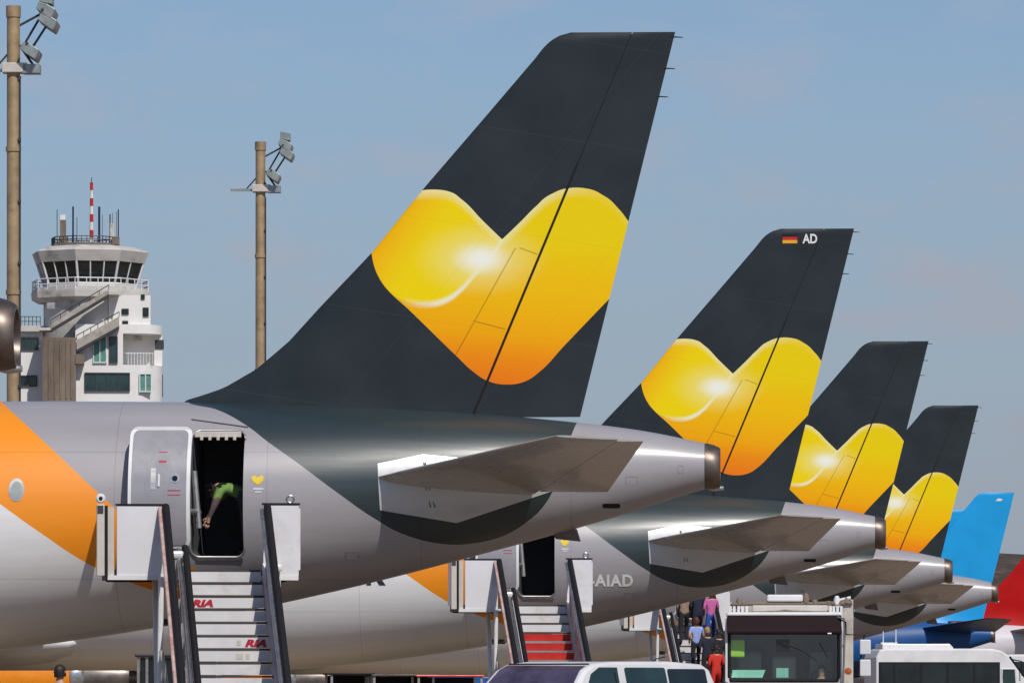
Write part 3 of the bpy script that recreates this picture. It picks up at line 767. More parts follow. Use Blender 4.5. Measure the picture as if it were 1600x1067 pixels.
b = MB(); q = T(247, 537); b.box(q[0]-.25, q[0]+.45, .5, 1.4, q[1]-.35, q[1]+.35); b.build('air_conditioner', M['darksteel'], tw)
b = MB()
for k in range(9): q = T(200+k*4.8, 570); b.tube([(q[0], -.9, q[1]), (q[0], -.9, q[1]+.95)], .03, 6)
q0, q1 = T(196, 553), T(240, 553); b.tube([(q0[0], -.9, q0[1]), (q1[0], -.9, q1[1])], .04, 6); b.build('balcony_rail', M['white'], tw)
# drum under the cab
b = MB(); octa(b, 150, [(4.15, tz(530)), (4.15, tz(466))], n=16); b.build('drum', M['concrete'], tw, smooth=35)
b = MB(); tbox(b, 170, 235, 462, 510, -.6, 6); b.build('drum_annexe', M['cleanwall'], tw)
for r in ((190, 201, 483, 492), (191, 200, 502, 509), (223, 232, 481, 495), (220, 226, 460.5, 468)):
    b = MB(); tbox(b, *r, -.72, -.5); fo = b.build('window', M['glassdark'], tw)
b = MB(); tbox(b, 74, 86, 474, 484, -.95, -.4); b.build('air_conditioner', M['alu'], tw)
# gallery
b = MB(); octa(b, 141, [(4.2, tz(470)), (4.75, tz(464)), (4.8, tz(455)), (4.8, tz(452)), (4.0, tz(452))]); b.build('gallery_slab', M['concrete'], tw)
def octrail(cpx, r, pyb, pyt, name, nb=5, m='alu', rr=.035, ph=R(30.5)):
    cx = T(cpx, 0)[0]; pts = [(cx+r*math.cos(ph+k*math.pi/4), 3.5+r*math.sin(ph+k*math.pi/4)) for k in range(8)]
    g = MB(); zb, zt = tz(pyb), tz(pyt)
    for f in (1.0, .5): g.tube([(x, y, zb+(zt-zb)*f) for x, y in pts], rr, 6, closed=True)
    for k in range(8):
        a, c = pts[k], pts[(k+1) % 8]
        for i in range(nb): u = i/nb; g.tube([(a[0]+(c[0]-a[0])*u, a[1]+(c[1]-a[1])*u, zb), (a[0]+(c[0]-a[0])*u, a[1]+(c[1]-a[1])*u, zt)], rr*.8, 5)
    return g.build(name, M[m], tw)
octrail(141, 4.7, 452, 435, 'gallery_rail', 4, 'white', .05)
b = MB(); cx = T(141, 0)[0]
b.lathe([(4.72, tz(452)), (4.72, tz(448)), (4.66, tz(448)), (4.66, tz(452))], 8, 'Z', (cx, 3.5, 0), ph=R(30.5)); b.build('gallery_panel', M['concrete'], tw)
# cab: outward leaning glass, mullions, roof
b = MB(); octa(b, 141, [(3.75, tz(452)), (3.75, tz(440)), (4.30, tz(407)), (4.2, tz(406))]); cabg = b.build('cab_glazing', M['glassdark'], tw)
ph = R(30.5); cx = T(141, 0)[0]
for k in range(8):
    for i in range(3 if k in (4, 5) else 2):
        u = i/(3 if k in (4, 5) else 2)
        def cp(r, kk): return Vector((cx+r*math.cos(ph+kk*math.pi/4), 3.5+r*math.sin(ph+kk*math.pi/4), 0))
        a = cp(3.77, k).lerp(cp(3.77, k+1), u); c = cp(4.33, k).lerp(cp(4.33, k+1), u); a.z = tz(441); c.z = tz(406)
        MB().tube([a, c], .10 if i == 0 else .06, 6).build('mullion', M['white'], cabg)
b = MB(); octa(b, 141, [(3.8, tz(453)), (3.8, tz(440.5)), (3.6, tz(440.5))]); b.build('cab_sill', M['cleanwall'], tw)
b = MB(); octa(b, 141, [(4.2, tz(408)), (4.40, tz(408)), (4.72, tz(391)), (4.5, tz(388.5)), (3.4, tz(382)), (.5, tz(382))]); b.build('cab_roof', M['concrete'], tw)
b = MB(); octa(b, 133, [(2.75, tz(383)), (2.75, tz(377)), (2.6, tz(377))]); b.build('roof_deck', M['shaft'], tw)
octrail(133, 2.72, 377, 367, 'roof_rail', 5, 'darksteel', .04)
mb_ = [0]
def mast(px, y0, y1, r, m, yy=3.0, name='aerial'):
    a = T(px, y0); c = T(px, y1); MB().tube([(a[0], yy, a[1]), (a[0], yy, c[1])], r, 8).build(name, M[m], tw)
for i in range(8):
    y0 = 380-i*12.5; mast(143, y0, y0-12.5, .16-.005*i, 'white' if i % 2 == 0 else 'red', name='antenna_section')
mast(143, 282, 272, .03, 'darksteel')
for px, yt, r in ((89, 323, .03), (114, 318, .07), (120, 335, .025), (155, 318, .09), (160, 330, .02), (172, 330, .05), (176, 328, .02), (185, 322, .05), (182, 326, .02)): mast(px, 382, yt, r, 'darksteel' if r < .06 else 'bluestab')
b = MB(); tbox(b, 93.5, 103, 340, 381, 2.4, 3.2); b.build('roof_cabinet', M['shaft'], tw)
b = MB(); tbox(b, 94, 102, 332, 340, 2.5, 3.0); b.build('roof_lamp', M['white'], tw)
b = MB(); tbox(b, 172, 178.5, 345, 381, 2.4, 3.0); b.build('roof_cabinet', M['beige'], tw)
b = MB(); tbox(b, 175, 187, 368, 379, 2.0, 3.0); tbox(b, 92, 106, 366, 380, 2.0, 3.2); b.build('roof_box', M['shaft'], tw)
# outside stair flights
def flight(px0, py0, px1, py1, y, h, name):
    (xa, za), (xb, zb) = T(px0, py0), T(px1, py1)
    MB().prism([(xa, za), (xb, zb), (xb, zb+h), (xa, za+h)], y-.9, y, None).build(name, M['weathered'], tw)
    u = MB(); u.prism([(xa, za-.22), (xb, zb-.22), (xb, zb-.01), (xa, za-.01)], y-.95, y+.1); u.build('flight_underside', M['darksteel'], tw)
    r = MB(); r.tube([(xa, y-.85, za+h+.35), (xb, y-.85, zb+h+.35)], .04, 6)
    for k in range(7):
        f = k/6; r.tube([(xa+(xb-xa)*f, y-.85, za+(zb-za)*f+h-.05), (xa+(xb-xa)*f, y-.85, za+(zb-za)*f+h+.35)], .03, 5)
    r.build('flight_rail', M['darksteel'], tw)
flight(80, 517, 170, 462, -1.3, .35, 'stair_flight'); flight(120, 549, 186, 512, -1.35, .75, 'stair_flight')
b = MB(); tbox(b, 62, 82, 515, 519, -2.2, .4); tbox(b, 166, 186, 459, 463, -2.2, .2); b.build('stair_landing', M['concrete'], tw)
r = MB()
for px in (33, 39, 45, 51, 57, 63): a = T(px, 508); r.tube([(a[0], 1.2, a[1]), (a[0], 1.2, a[1]+.75)], .03, 5)
a, c = T(31, 501), T(64, 501)
for dz_ in (0, .37): r.tube([(a[0], 1.2, a[1]+dz_), (c[0], 1.2, c[1]+dz_)], .035, 6)
r.build('wing_rail', M['darksteel'], tw)
b = MB(); tbox(b, 118, 132, 556, 571, -2.3, -1.25); b.build('stair_bracket', M['shaft'], tw)

# ------------------------------------------------------------------ floodlight masts
def floodmast(px, ytop, depth, label):
    s = F/depth; H = EYE+(1073-ytop)/s
    t = thing('floodlight_mast', label, 'light mast', ground(px, depth), TH, 'ochre apron floodlight masts')
    MB().lathe([(.30, 0), (.30, .3), (.27, .31), (.255, H-.5), (.255, H-.45), (.29, H-.44), (.29, H)], 20).build('pole', M['pole'], t, smooth=35)
    for k in range(1, 5):
        MB().lathe([(.26, H*k/5-.1), (.30, H*k/5-.09), (.30, H*k/5+.09), (.26, H*k/5+.1)], 20).build('pole_joint', M['pole'], t, smooth=35)
    c = MB()
    c.tube([(.27, -.16, .5), (.27, -.16, H-2.9)], .035, 6)
    for k in range(int(H/2.4)): c.box(.2, .31, -.24, -.1, 1+k*2.4, 1.12+k*2.4)
    c.build('cable_ladder', M['darksteel'], t)
    a = MB(); z = H-2.62
    a.box(-.42, .55, -.4, .4, z, z+.38); a.build('mast_collar', M['beige'], t, bevel=.03)
    a = MB(); a.box(-1.55, -.3, -.08, .08, z+.06, z+.18); a.build('crossarm', M['lamp'], t); a = MB(); a.box(.4, 1.05, -.4, .4, z-.02, z+.32); a.build('platform', M['lamp'], t)
    a = MB(); a.tube([(-.75, 0, z+.15), (-.22, 0, z+.75)], .04, 6); a.tube([(.75, 0, z+.35), (.3, 0, z+1.0)], .055, 6); a.build('platform_brace', M['darksteel'], t)
    a = MB()
    for p, q in (((.25, 0, H-.75), (1.12, 0, H-.28)), ((.45, 0, H-1.45), (1.15, 0, H-.25)), ((.75, 0, H-1.6), (1.3, 0, H-.75)), ((.25, 0, H-1.55), (.8, 0, H-1.55))):
        a.tube([p, q], .05, 6)
    a.tube([(1.2, -.9, H-.25), (1.2, .9, H-.25)], .06, 8); a.tube([(.6, -.9, H-1.55), (.6, .9, H-1.55)], .06, 8)
    a.build('lamp_arm', M['darksteel'], t)
    for (x, z_) in ((1.25, H-.18), (1.32, H-.62), (.62, H-1.75)):
        for yy in (-.62, 0, .62):
            L = MB(); Mx = Matrix.Translation((x, yy, z_)) @ Matrix.Rotation(R(24), 4, 'Y')
            L.loft([[(-.28, -.22, -.12), (-.28, .22, -.12), (-.28, .22, .16), (-.28, -.22, .16)], [(.05, -.26, -.2), (.05, .26, -.2), (.05, .26, .2), (.05, -.26, .2)], [(.42, -.27, -.26), (.42, .27, -.26), (.42, .27, .14), (.42, -.27, .14)]], M=Mx)
            lo = L.build('floodlight', M['lamp'], t, bevel=.015)
            g = MB(); g.box(.425, .44, -.23, .23, -.22, .10, Mx); g.build('lamp_glass', M['alu'], lo)
    for k, yy in enumerate((-.3, .25)):
        L = MB(); L.loft([[(1.05, yy-.2, H+.12), (1.05, yy+.2, H+.12), (1.05, yy+.2, H+.5), (1.05, yy-.2, H+.5)], [(1.55, yy-.25, H+.02), (1.55, yy+.25, H+.02), (1.55, yy+.25, H+.42), (1.55, yy-.25, H+.42)]]); L.build('floodlight', M['lamp'], t, bevel=.02)
    return t
floodmast(21, 10, 225, 'nearer floodlight mast, tall ochre pole cropped by the left picture edge')
floodmast(407, 222, 300, 'farther floodlight mast, ochre pole rising behind the first dark tail root')

# ------------------------------------------------------------------ boarding stairs
STEP_H, RUN, ZP = .205, .285, 3.16
def stairs(label, loc, rz, nwhite, group):
    t = thing('boarding_stairs', label, 'boarding stairs', loc, rz, group)
    n = 15; W = .56
    MB().box(-1.80, 1.14, .11, 1.75, ZP-.14, ZP).build('platform', M['tread'], t)
    MB().box(-1.80, 1.14, .02, .10, ZP-.16, ZP-.09).build('platform_edge', M['white'], t)
    def pane(x0, x1, z0, z1, name='side_panel'):
        o = MB().box(x0, x1, .04, .085, z0, z1).build(name, M['panel'], t, bevel=.008)
        MB().box(x0-.02, x1+.02, .03, .10, z1+.002, z1+.032).build('rubber_edge', M['black'], o)
        MB().box(x0, x1, .025, .088, z0-.05, z0-.004).build('bottom_rail', M['alu'], o)
        return o
    lp = pane(-1.66, -.93, ZP-.10, ZP+.98); rp = pane(.60, 1.15, ZP-.10, ZP+1.0)
    g = MB(); g.box(-1.82, -1.70, .06, .075, ZP-.1, ZP+.96); g.build('narrow_panel', M['beige'], t)
    g = MB(); g.box(-1.97, -1.85, -.02, .12, ZP-.10, ZP+1.0); po = g.build('telescopic_post', M['beige'], t, bevel=.01)
    MB().box(-1.845, -1.80, -.01, .10, ZP-.12, ZP+.98).build('post_seal', M['black'], po)
    g = MB(); g.lathe([(.055, -.02), (.075, 0), (.075, .05), (.055, .07)], 16, 'Y', (-1.91, 0, ZP+1.09)); g.build('lifting_eye', M['white'], po, smooth=40)
    MB().lathe([(.03, -.03), (.03, .08)], 12, 'Y', (-1.91, 0, ZP+1.09)).build('eye_hole', M['black'], po)
    MB().box(-1.96, -1.87, -.03, .1, ZP+.86, ZP+.98).build('post_latch', M['darksteel'], po)
    g = MB(); g.tube([(1.02+.055*math.cos(a), .06, ZP+1.09+.055*math.sin(a)) for a in [2*math.pi*k/12 for k in range(12)]], .018, 6, closed=True); g.tube([(1.02, .06, ZP+1.0), (1.08, .06, ZP+1.04)], .02, 6); g.build('lifting_eye', M['steel'], rp, smooth=40)
    for sx, x in ((-1, -1.83), (1, 1.16)):
        MB().box(x-.02, x+.02, .10, 1.7, ZP, ZP+.95).build('platform_guard', M['panel'], t)
    MB().box(-1.75, 1.1, 1.752, 1.92, ZP-.16, ZP-.02).build('fuselage_bumper', M['black'], t, bevel=.04)
    # flight
    for k in range(n):
        z1 = ZP-.03-STEP_H*k; y = -.02-RUN*k
        r = MB().box(-W, W, y-.012, y, z1-STEP_H+.045, z1-.005).build('riser', M['riser'] if k < nwhite else M['stairred'], t)
        MB().box(-W, W, y-RUN, y-.02, z1-STEP_H+.003, z1-STEP_H+.035).build('tread', M['tread'] if k < nwhite else M['alu'], t)
    yb, zb = -RUN*n, ZP-STEP_H*n
    def slope(x, dz0, y0=0.0): return (x, y0, ZP+dz0+y0*STEP_H/RUN), (x, yb, ZP+dz0+yb*STEP_H/RUN)
    for sx, x0, x1 in ((-1, -W-.10, -W-.02), (1, W+.02, W+.10)):
        a, b_ = slope(0, -.36), slope(0, .10)
        s_ = MB(); s_.prism([(0, 0)]*0 or [(a[0][1], a[0][2]), (a[1][1], a[1][2]), (b_[1][1], b_[1][2]), (b_[0][1], b_[0][2])], x0, x1, Matrix(((0, 1, 0, 0), (1, 0, 0, 0), (0, 0, 1, 0), (0, 0, 0, 1))))
        s_.build('stringer', M['riser'], t)
    # left side: outer belt with worn edge, inner belt and tube; right side: belt and tube
    def belt(x, dz0, y0, m, r, name, par):
        a, b_ = slope(x, dz0, y0); return MB().tube([a, b_], r, 10).build(name, m, par, smooth=40)
    hl = belt(-.63, .55, -.30, M['black'], .055, 'handrail', t); belt(-.735, .50, -.28, M['steel'], .035, 'rail_tube', hl)
    a, b_ = slope(0, .50, -.3), slope(0, .06, -.3)
    def web(x0, x1, dlo, dhi, m, name, y0=-.3):
        a, b_ = slope(0, dhi, y0), slope(0, dlo, y0)
        w = MB(); w.prism([(b_[0][1], b_[0][2]), (b_[1][1], b_[1][2]), (a[1][1], a[1][2]), (a[0][1], a[0][2])], x0, x1, Matrix(((0, 1, 0, 0), (1, 0, 0, 0), (0, 0, 1, 0), (0, 0, 0, 1)))); return w.build(name, m, t)
    web(-.70, -.68, .10, .46, M['pink'], 'rail_web')
    ol = belt(-.91, .97, 0, M['black'], .06, 'handrail', t); belt(-1.0, .93, .02, M['pink'], .03, 'rail_tube', ol)
    web(-.93, -.89, .50, .90, M['darksteel'], 'rail_web', 0)
    hr = belt(.66, .97, 0, M['black'], .06, 'handrail', t); belt(.575, .93, -.02, M['steel'], .035, 'rail_tube', hr)
    web(.62, .64, .10, .80, M['pink'], 'rail_web', -.2)
    for x, dz0, y0 in ((-.80, .52, -.42), (.74, .10, -.1)):
        a, _ = slope(x, dz0, y0); MB().box(a[0]-.12, a[0]+.14, a[1]-.1, a[1]+.1, a[2]-.06, a[2]+.06).build('rail_bracket', M['white'], t, bevel=.04)
    for k in range(5):
        for x in (-.78, .62):
            a, _ = slope(x, 0, -.5-k*.85); MB().box(x-.02, x+.02, a[1]-.02, a[1]+.02, a[2], a[2]+(.5 if x < 0 else .85)).build('rail_post', M['alu'], t)
    # carriage
    for x in (-.98, .82):
        MB().tube([(x, -.05, ZP-.12), (x-.06, -.35, .5)], .045, 8).build('support_leg', M['white'], t, smooth=40)
        MB().tube([(x-.02, -.4, 1.9), (x+.16, -1.0, .5)], .035, 8).build('brace', M['beige'], t, smooth=40)
        MB().tube([(x, 1.5, ZP-.12), (x, .6, .5)], .05, 8).build('support_leg', M['white'], t, smooth=40)
    ch = MB().box(-1.0, .95, -3.6, 1.6, .38, .62).build('chassis', M['darksteel'], t, bevel=.03)
    MB().box(-.95, .9, -1.2, .9, .63, 1.2).build('engine_box', M['white'], t, bevel=.05)
    for x in (-1.06, 1.0):
        for y in (-3.1, 1.1):
            w = MB().lathe([(.15, -.1), (.32, -.11), (.36, -.07), (.36, .07), (.32, .11), (.15, .1)], 24, 'X', (x, y, .36)).build('wheel', M['tyre'], t, smooth=40)
            MB().lathe([(.02, -.112), (.17, -.105), (.17, .105), (.02, .112)], 20, 'X', (x, y, .36)).build('rim', M['alu'], w)
    return t
GS = 'boarding stairs at rear doors of the row'
SRZ = TH+R(7.0)
st1 = stairs('nearest boarding stairs, all risers pale metal, two with red letters', ground(351, 89.0), SRZ, 99, GS)
def rl(k, x0, w, txt='RIA'):
    z = ZP-.03-STEP_H*(k+1)+.06; y = -.02-RUN*k-.018
    lettering('riser_letters', txt, .1, lambda x, zz: (x0+x, y, z+zz), M['redletter'], st1, .006, .3, w, .115)
rl(2, -.55, .33); rl(5, .20, .33)
for x0, k, w in ((.05, 6, .10), (.08, 5, .06), (.2, 6, .05)):
    z = ZP-.03-STEP_H*(k+1)+.06; y = -.02-RUN*k-.0155; MB().box(x0, x0+w, y-.002, y, z+.02, z+.10).build('paint_smear', M['beige'], st1)
st2 = stairs('second boarding stairs, lower risers red, behind the white van', ground(844, 127.0), SRZ, 3, GS)
st3 = stairs('third boarding stairs, crowded with climbing passengers beside the truck', ground(1079, 168.5), SRZ, 99, GS)

# ------------------------------------------------------------------ people
def person(label, loc, rz, top, trousers, hair=None, pose=None, h=1.72, sleeves=True, group=None, hairlen=0.0, fingers=True, sleeve_mat=None):
    """standing figure facing +y; pose overrides joints"""
    J = dict(pel=(0, 0, .95), wai=(0, .01, 1.10), che=(0, .0, 1.32), nck=(0, 0, 1.47), nk2=(0, .01, 1.54), jaw=(0, .03, 1.585), hed=(0, .02, 1.655), crn=(0, .01, 1.71),
             shL=(-.17, 0, 1.42), elL=(-.23, -.02, 1.15), wrL=(-.22, .08, .93), haL=(-.215, .11, .85),
             shR=(.17, 0, 1.42), elR=(.23, -.02, 1.15), wrR=(.22, .08, .93), haR=(.215, .11, .85),
             hiL=(-.09, 0, .89), knL=(-.10, .03, .50), anL=(-.10, -.02, .10), toL=(-.11, .14, .045), hiR=(.09, 0, .89), knR=(.10, .03, .50), anR=(.10, -.02, .10), toR=(.11, .14, .045))
    if pose: J.update({k_: v_ for k_, v_ in pose.items() if k_ not in ('fw', 'bulk')})
    RAD = dict(pel=(.155, .115), wai=(.145, .105), che=(.165, .115), nck=(.075, .07), nk2=(.055, .055), jaw=(.062, .07), hed=(.078, .098), crn=(.055, .07),
               sh=(.07, .07), el=(.046, .046), wr=(.032, .03), ha=(.042, .024), hi=(.095, .1), kn=(.06, .062), an=(.042, .05), to=(.045, .035))
    if pose and 'bulk' in pose:
        for q_ in ('wai', 'che', 'pel', 'sh', 'el', 'hi'): RAD[q_] = tuple(r_*pose['bulk'] for r_ in RAD[q_])
    names = list(J); idx = {k: i for i, k in enumerate(names)}
    E = [('pel', 'wai'), ('wai', 'che'), ('che', 'nck'), ('nck', 'nk2'), ('nk2', 'jaw'), ('jaw', 'hed'), ('hed', 'crn')]
    for s_ in 'LR': E += [('che', 'sh'+s_), ('sh'+s_, 'el'+s_), ('el'+s_, 'wr'+s_), ('wr'+s_, 'ha'+s_), ('pel', 'hi'+s_), ('hi'+s_, 'kn'+s_), ('kn'+s_, 'an'+s_), ('an'+s_, 'to'+s_)]
    me = bpy.data.meshes.new('person'); me.from_pydata([J[n] for n in names], [(idx[a], idx[b]) for a, b in E], [])
    o = bpy.data.objects.new('person', me); C.objects.link(o)
    sk = o.modifiers.new('skin', 'SKIN'); sk.branch_smoothing = .3
    lay = me.skin_vertices[0].data
    for n in names:
        r = RAD.get(n) or RAD[n[:2]]; lay[idx[n]].radius = r; lay[idx[n]].use_root = (n == 'pel')
    ss = o.modifiers.new('sub', 'SUBSURF'); ss.levels = 2; ss.render_levels = 2
    dg = bpy.context.evaluated_depsgraph_get(); m2 = bpy.data.meshes.new_from_object(o.evaluated_get(dg))
    bpy.data.objects.remove(o)
    bm = bmesh.new(); bm.from_mesh(m2)
    # nose, ears and five fingers a hand, merged into the body mesh
    mb = MB()
    hd = Vector(J['hed']); jw = Vector(J['jaw']); up = (Vector(J['crn'])-jw).normalized(); fw = Vector((0, 1, 0)); fw = (fw-up*fw.dot(up)).normalized()
    if 'fw' in (pose or {}): fw = Vector(pose['fw']).normalized()
    rt = fw.cross(up).normalized()
    nb = hd-up*.015+fw*.082; mb.tube([nb+up*.03, nb+fw*.022-up*.012, nb-up*.02], [.008, .015, .010], 8)
    for sg in (-1, 1):
        e = hd+rt*sg*.076-up*.012-fw*.01; mb.tube([e+up*.03, e+rt*sg*.016, e-up*.03], [.006, .016, .007], 8)
    for s_, sg in (('L', -1), ('R', 1)):
        w = Vector(J['wr'+s_]); k = Vector(J['ha'+s_]); d = (k-w).normalized(); side = Vector((0, 1, 0))-d*d.y
        side = side.normalized() if side.length > .1 else Vector((1, 0, 0)); palm = d.cross(side).normalized()*(1 if sg < 0 else -1)
        if fingers:
            for i, L in enumerate((.068, .078, .072, .056)):
                b0 = k+side*(.026-.0175*i)+d*.012; mb.tube([b0, b0+d*L*.55-palm*.006*sg, b0+d*L*.95+Vector((-sg*.018, 0, 0))], [.0095, .009, .0065], 7)
            b0 = w.lerp(k, .45)+side*.03; mb.tube([b0, b0+side*.025+d*.03, b0+side*.028+d*.06], [.011, .010, .007], 7)
    vs = [bm.verts.new(p) for p in mb.v]
    for f in mb.f:
        try: bm.faces.new([vs[i] for i in f])
        except ValueError: pass
    bmesh.ops.recalc_face_normals(bm, faces=bm.faces); bm.to_mesh(m2); bm.free()
    m2.materials.clear()
    for m in (M['skin'], top, trousers, M['shoe'], sleeve_mat or top): m2.materials.append(m)
    seg = [(Vector(J[a]), Vector(J[b]), a, b) for a, b in E]
    def region(c):
        best, bd = None, 9
        for a, b, na, nb_ in seg:
            t = max(0, min(1, (c-a).dot(b-a)/max(1e-6, (b-a).length_squared))); d = (c-(a+(b-a)*t)).length
            if d < bd: bd, best, bt = d, (na, nb_), t
        a, b = best
        if b in ('nk2', 'jaw', 'hed', 'crn') or b[:2] == 'ha': return 0
        if b == 'nck': return 1 if bt < .75 else 0
        if b[:2] == 'wr': return (4 if bt < .85 else 0) if sleeves else 0
        if b[:2] == 'el': return (1 if (sleeve_mat and bt < .6) else 4) if (sleeves or bt < .55) else 0
        if b[:2] == 'to': return 3
        if b[:2] in ('hi', 'kn', 'an'): return 2
        return 1
    for p in m2.polygons: p.material_index = region(p.center); p.use_smooth = True
    b = bpy.data.objects.new('person', m2); C.objects.link(b); b.location = loc; b.rotation_euler = (0, 0, rz); k = h/1.75; b.scale = (k, k, k)
    tag(b, label, 'person', group)
    if hair:
        hb = MB(); rings = []
        for i in range(9):
            ph = R(100-i*(18+hairlen*6)); rr = math.cos(ph) if ph > 0 else 1.0; 
            zz = math.sin(ph) if ph > 0 else math.sin(ph)
            ring = []
            for j in range(20):
                a = 2*math.pi*j/20; cut = max(0, math.sin(a))            # the hair line rises over the face
                ph2 = max(ph, R(22)) if cut > .35 else ph
                r_ = max(.03, math.cos(ph2)) if ph2 > 0 else 1.0
                wob = 1+.04*math.sin(5*a+i)
                ring.append(hd+rt*(.089*r_*math.cos(a)*wob)+fw*(.108*r_*math.sin(a)*wob-.006)+up*(.015+.098*math.sin(ph2)*(1 if ph2 > 0 else 1.0)))
            rings.append(ring)
        hb.loft(rings); hb.build('hair', hair, b, smooth=70)
    ey = MB()
    for sg in (-1, 1): q = hd+rt*sg*.032+fw*.083+up*.01; ey.lathe([(.002, -.008), (.010, -.004), (.010, .004), (.002, .008)], 8, 'Z', q)
    return b
def cloth(n, c): return mat(n, c, .85, var=.18, nscale=9, bump=.3)
CL = dict(pink=cloth('pink_knit', (.55, .12, .32)), blue=cloth('blue_denim', (.03, .10, .42)), navy=cloth('navy_cloth', (.014, .016, .035)), sky=cloth('pale_blue_shirt', (.28, .38, .72)),
          red=cloth('red_jacket', (.62, .03, .015)), sand=cloth('sand_jacket', (.30, .20, .14)), dark=cloth('charcoal_cloth', (.02, .02, .024)), khaki=cloth('khaki_cloth', (.22, .17, .11)), black=cloth('black_jacket', (.012, .011, .012)))
WK = dict(elL=(-.22, -.06, 1.16), wrL=(-.2, .1, 1.0), haL=(-.2, .16, .96), elR=(.23, .05, 1.17), wrR=(.22, .24, 1.08), haR=(.21, .31, 1.08), knR=(.10, .22, .60), anR=(.10, .17, .22), toR=(.10, .33, .17))
GP = 'passengers climbing the third stairs'
S3 = F/168.0
def passenger(label, px, pyhead, top, tr, hair, h=1.70, sleeves=True, hairlen=0, pose=WK):
    zh = EYE+(1073-pyhead)/S3; k = max(0, round((ZP-(zh-h))/STEP_H)); x = (px-1079)/S3*.93; n = max(0, k)
    z = ZP-STEP_H*n if n else ZP; y = -RUN*n+RUN*.45 if n else .55
    # horizontal slide with the run of the stairs, in the stairs' own frame
    pos = st3.matrix_basis @ Vector((x-.0, y, z+.002)); 
    # keep the sideways place seen in the photograph
    cx = (px-800)/S3; cur = pos.dot(RV); pos = pos+RV*(cx*(pos.dot(VV)/168.0)-cur)
    return person(label, pos, SRZ, top, tr, hair, pose, h, sleeves, GP, hairlen)
st3.matrix_basis = Matrix.Translation(st3.location) @ Matrix.Rotation(SRZ, 4, 'Z')
passenger('passenger in a pink knit top and blue jeans high on the stairs', 1111, 921, CL['pink'], CL['blue'], M['hairfair'], 1.64, hairlen=1)
passenger('passenger in navy jacket and dark trousers, second from the top of the stairs', 1090, 919, CL['navy'], CL['navy'], M['hair'], 1.76)
passenger('passenger in a sand brown jacket at the top left of the stairs', 1069, 914, CL['sand'], CL['dark'], M['hairfair'], 1.72)
passenger('passenger with auburn hair and a pale blue shirt on the left of the stairs', 1088, 970, CL['sky'], CL['dark'], M['hairred'], 1.64, sleeves=False, hairlen=1)
passenger('fair-haired passenger in a dark jacket in the middle of the stairs', 1105, 975, CL['navy'], CL['dark'], M['hairfair'], 1.76)
passenger('passenger in a bright red jacket lowest on the stairs', 1119, 1008, CL['red'], CL['red'], M['hair'], 1.66)
passenger('passenger in a black coat at the right edge beside the truck', 1123, 985, CL['black'], CL['dark'], M['hair'], 1.70)
# bystander whose head shows at the bottom left
person('dark-haired person in black jacket on the apron before the orange engine', ground(93, 84), TH+R(-18), CL['black'], CL['dark'], M['hair'], None, 1.67, hairlen=.5)
# worker bending inside the open doorway
BEND = dict(bulk=1.3, wai=(0, .12, 1.05), che=(0, .30, 1.13), nck=(0, .44, 1.14), nk2=(0, .50, 1.12), jaw=(0, .54, 1.07), hed=(0, .595, 1.05), crn=(0, .65, 1.03), shL=(-.17, .40, 1.08), elL=(-.24, .48, .82), wrL=(-.22, .58, .60), haL=(-.21, .60, .52),
            shR=(.15, .40, 1.06), elR=(.18, .54, .84), wrR=(.16, .66, .64), haR=(.15, .69, .57), fw=(0, -.2, -1))
wp = Vector((X1+(P(386, 0, -.75)[0]), Y1-.75, DOOR[2]+.005))
person('cabin worker in green hi-vis vest bending inside the open aircraft door', wp, R(84), M['vest'], cloth('work_trousers', (.05, .05, .058)), M['hair'], BEND, 1.74, sleeve_mat=cloth('dusty_sleeve', (.13, .085, .085)))

# ------------------------------------------------------------------ vehicles
def wheel(par, x, y, r, w=.22):
    s = 1 if y > 0 else -1
    o = MB().lathe([(r*.55, -w/2), (r*.93, -w/2), (r, -w*.35), (r, w*.35), (r*.93, w/2), (r*.55, w/2)], 28, 'Y', (x, y, r)).build('wheel', M['tyre'], par, smooth=40)
    MB().lathe([(.02, -w/2-.01), (r*.2, -w/2-.02), (r*.55, -w*.3), (r*.58, -w*.45), (r*.58, w*.45), (r*.55, w*.3), (r*.2, w/2+.02), (.02, w/2+.01)], 24, 'Y', (x, y, r)).build('rim', M['alu'], o, smooth=30)
# white van, three-quarter view, nose to the left and towards the camera (local nose -x, near side -y)
VRZ = TH+R(55)
v = thing('van', 'white passenger van with dark windows in front of the red-stepped stairs', 'van', ground(906, 84.0), VRZ); v.scale = (1, 1, .875)
prof = [(2.42, .38), (2.45, .7), (2.43, 1.14), (2.36, 1.55), (2.26, 1.84), (2.08, 1.93), (1.2, 1.975), (-.3, 1.965), (-.78, 1.92), (-1.02, 1.82), (-1.35, 1.5), (-1.76, 1.14), (-2.3, .98), (-2.44, .78), (-2.45, .38)]
def vw(z): return .93 if z < 1.14 else .93-.17*(z-1.14)/.83
b = MB(); n = len(prof); vs = [(x, -vw(z), z) for x, z in prof]+[(x, vw(z), z) for x, z in prof]
fs = [(i, (i+1) % n, n+(i+1) % n, n+i) for i in range(n)]
lowi = [i for i in range(n) if prof[i][1] <= 1.141]; upi = [i for i in range(n) if prof[i][1] >= 1.139]
for k in (0, n):
    fs.append(tuple(k+i for i in upi)); fs.append(tuple(k+i for i in [11, 12, 13, 14, 0, 1, 2]))
b.add(vs, fs); van = b.build('body', M['white'], v, smooth=28, bevel=.05, seg=3)
def vside(name, poly, s=-1, m='glassdark', off=.006, par=None):
    g = MB(); patch(g, poly, lambda x, z: -(vw(z)+off), 5, 5, .03)
    if s > 0: g.v = [(a, -c, d) for a, c, d in g.v]
    return g.build(name, M[m], par or v, smooth=30)
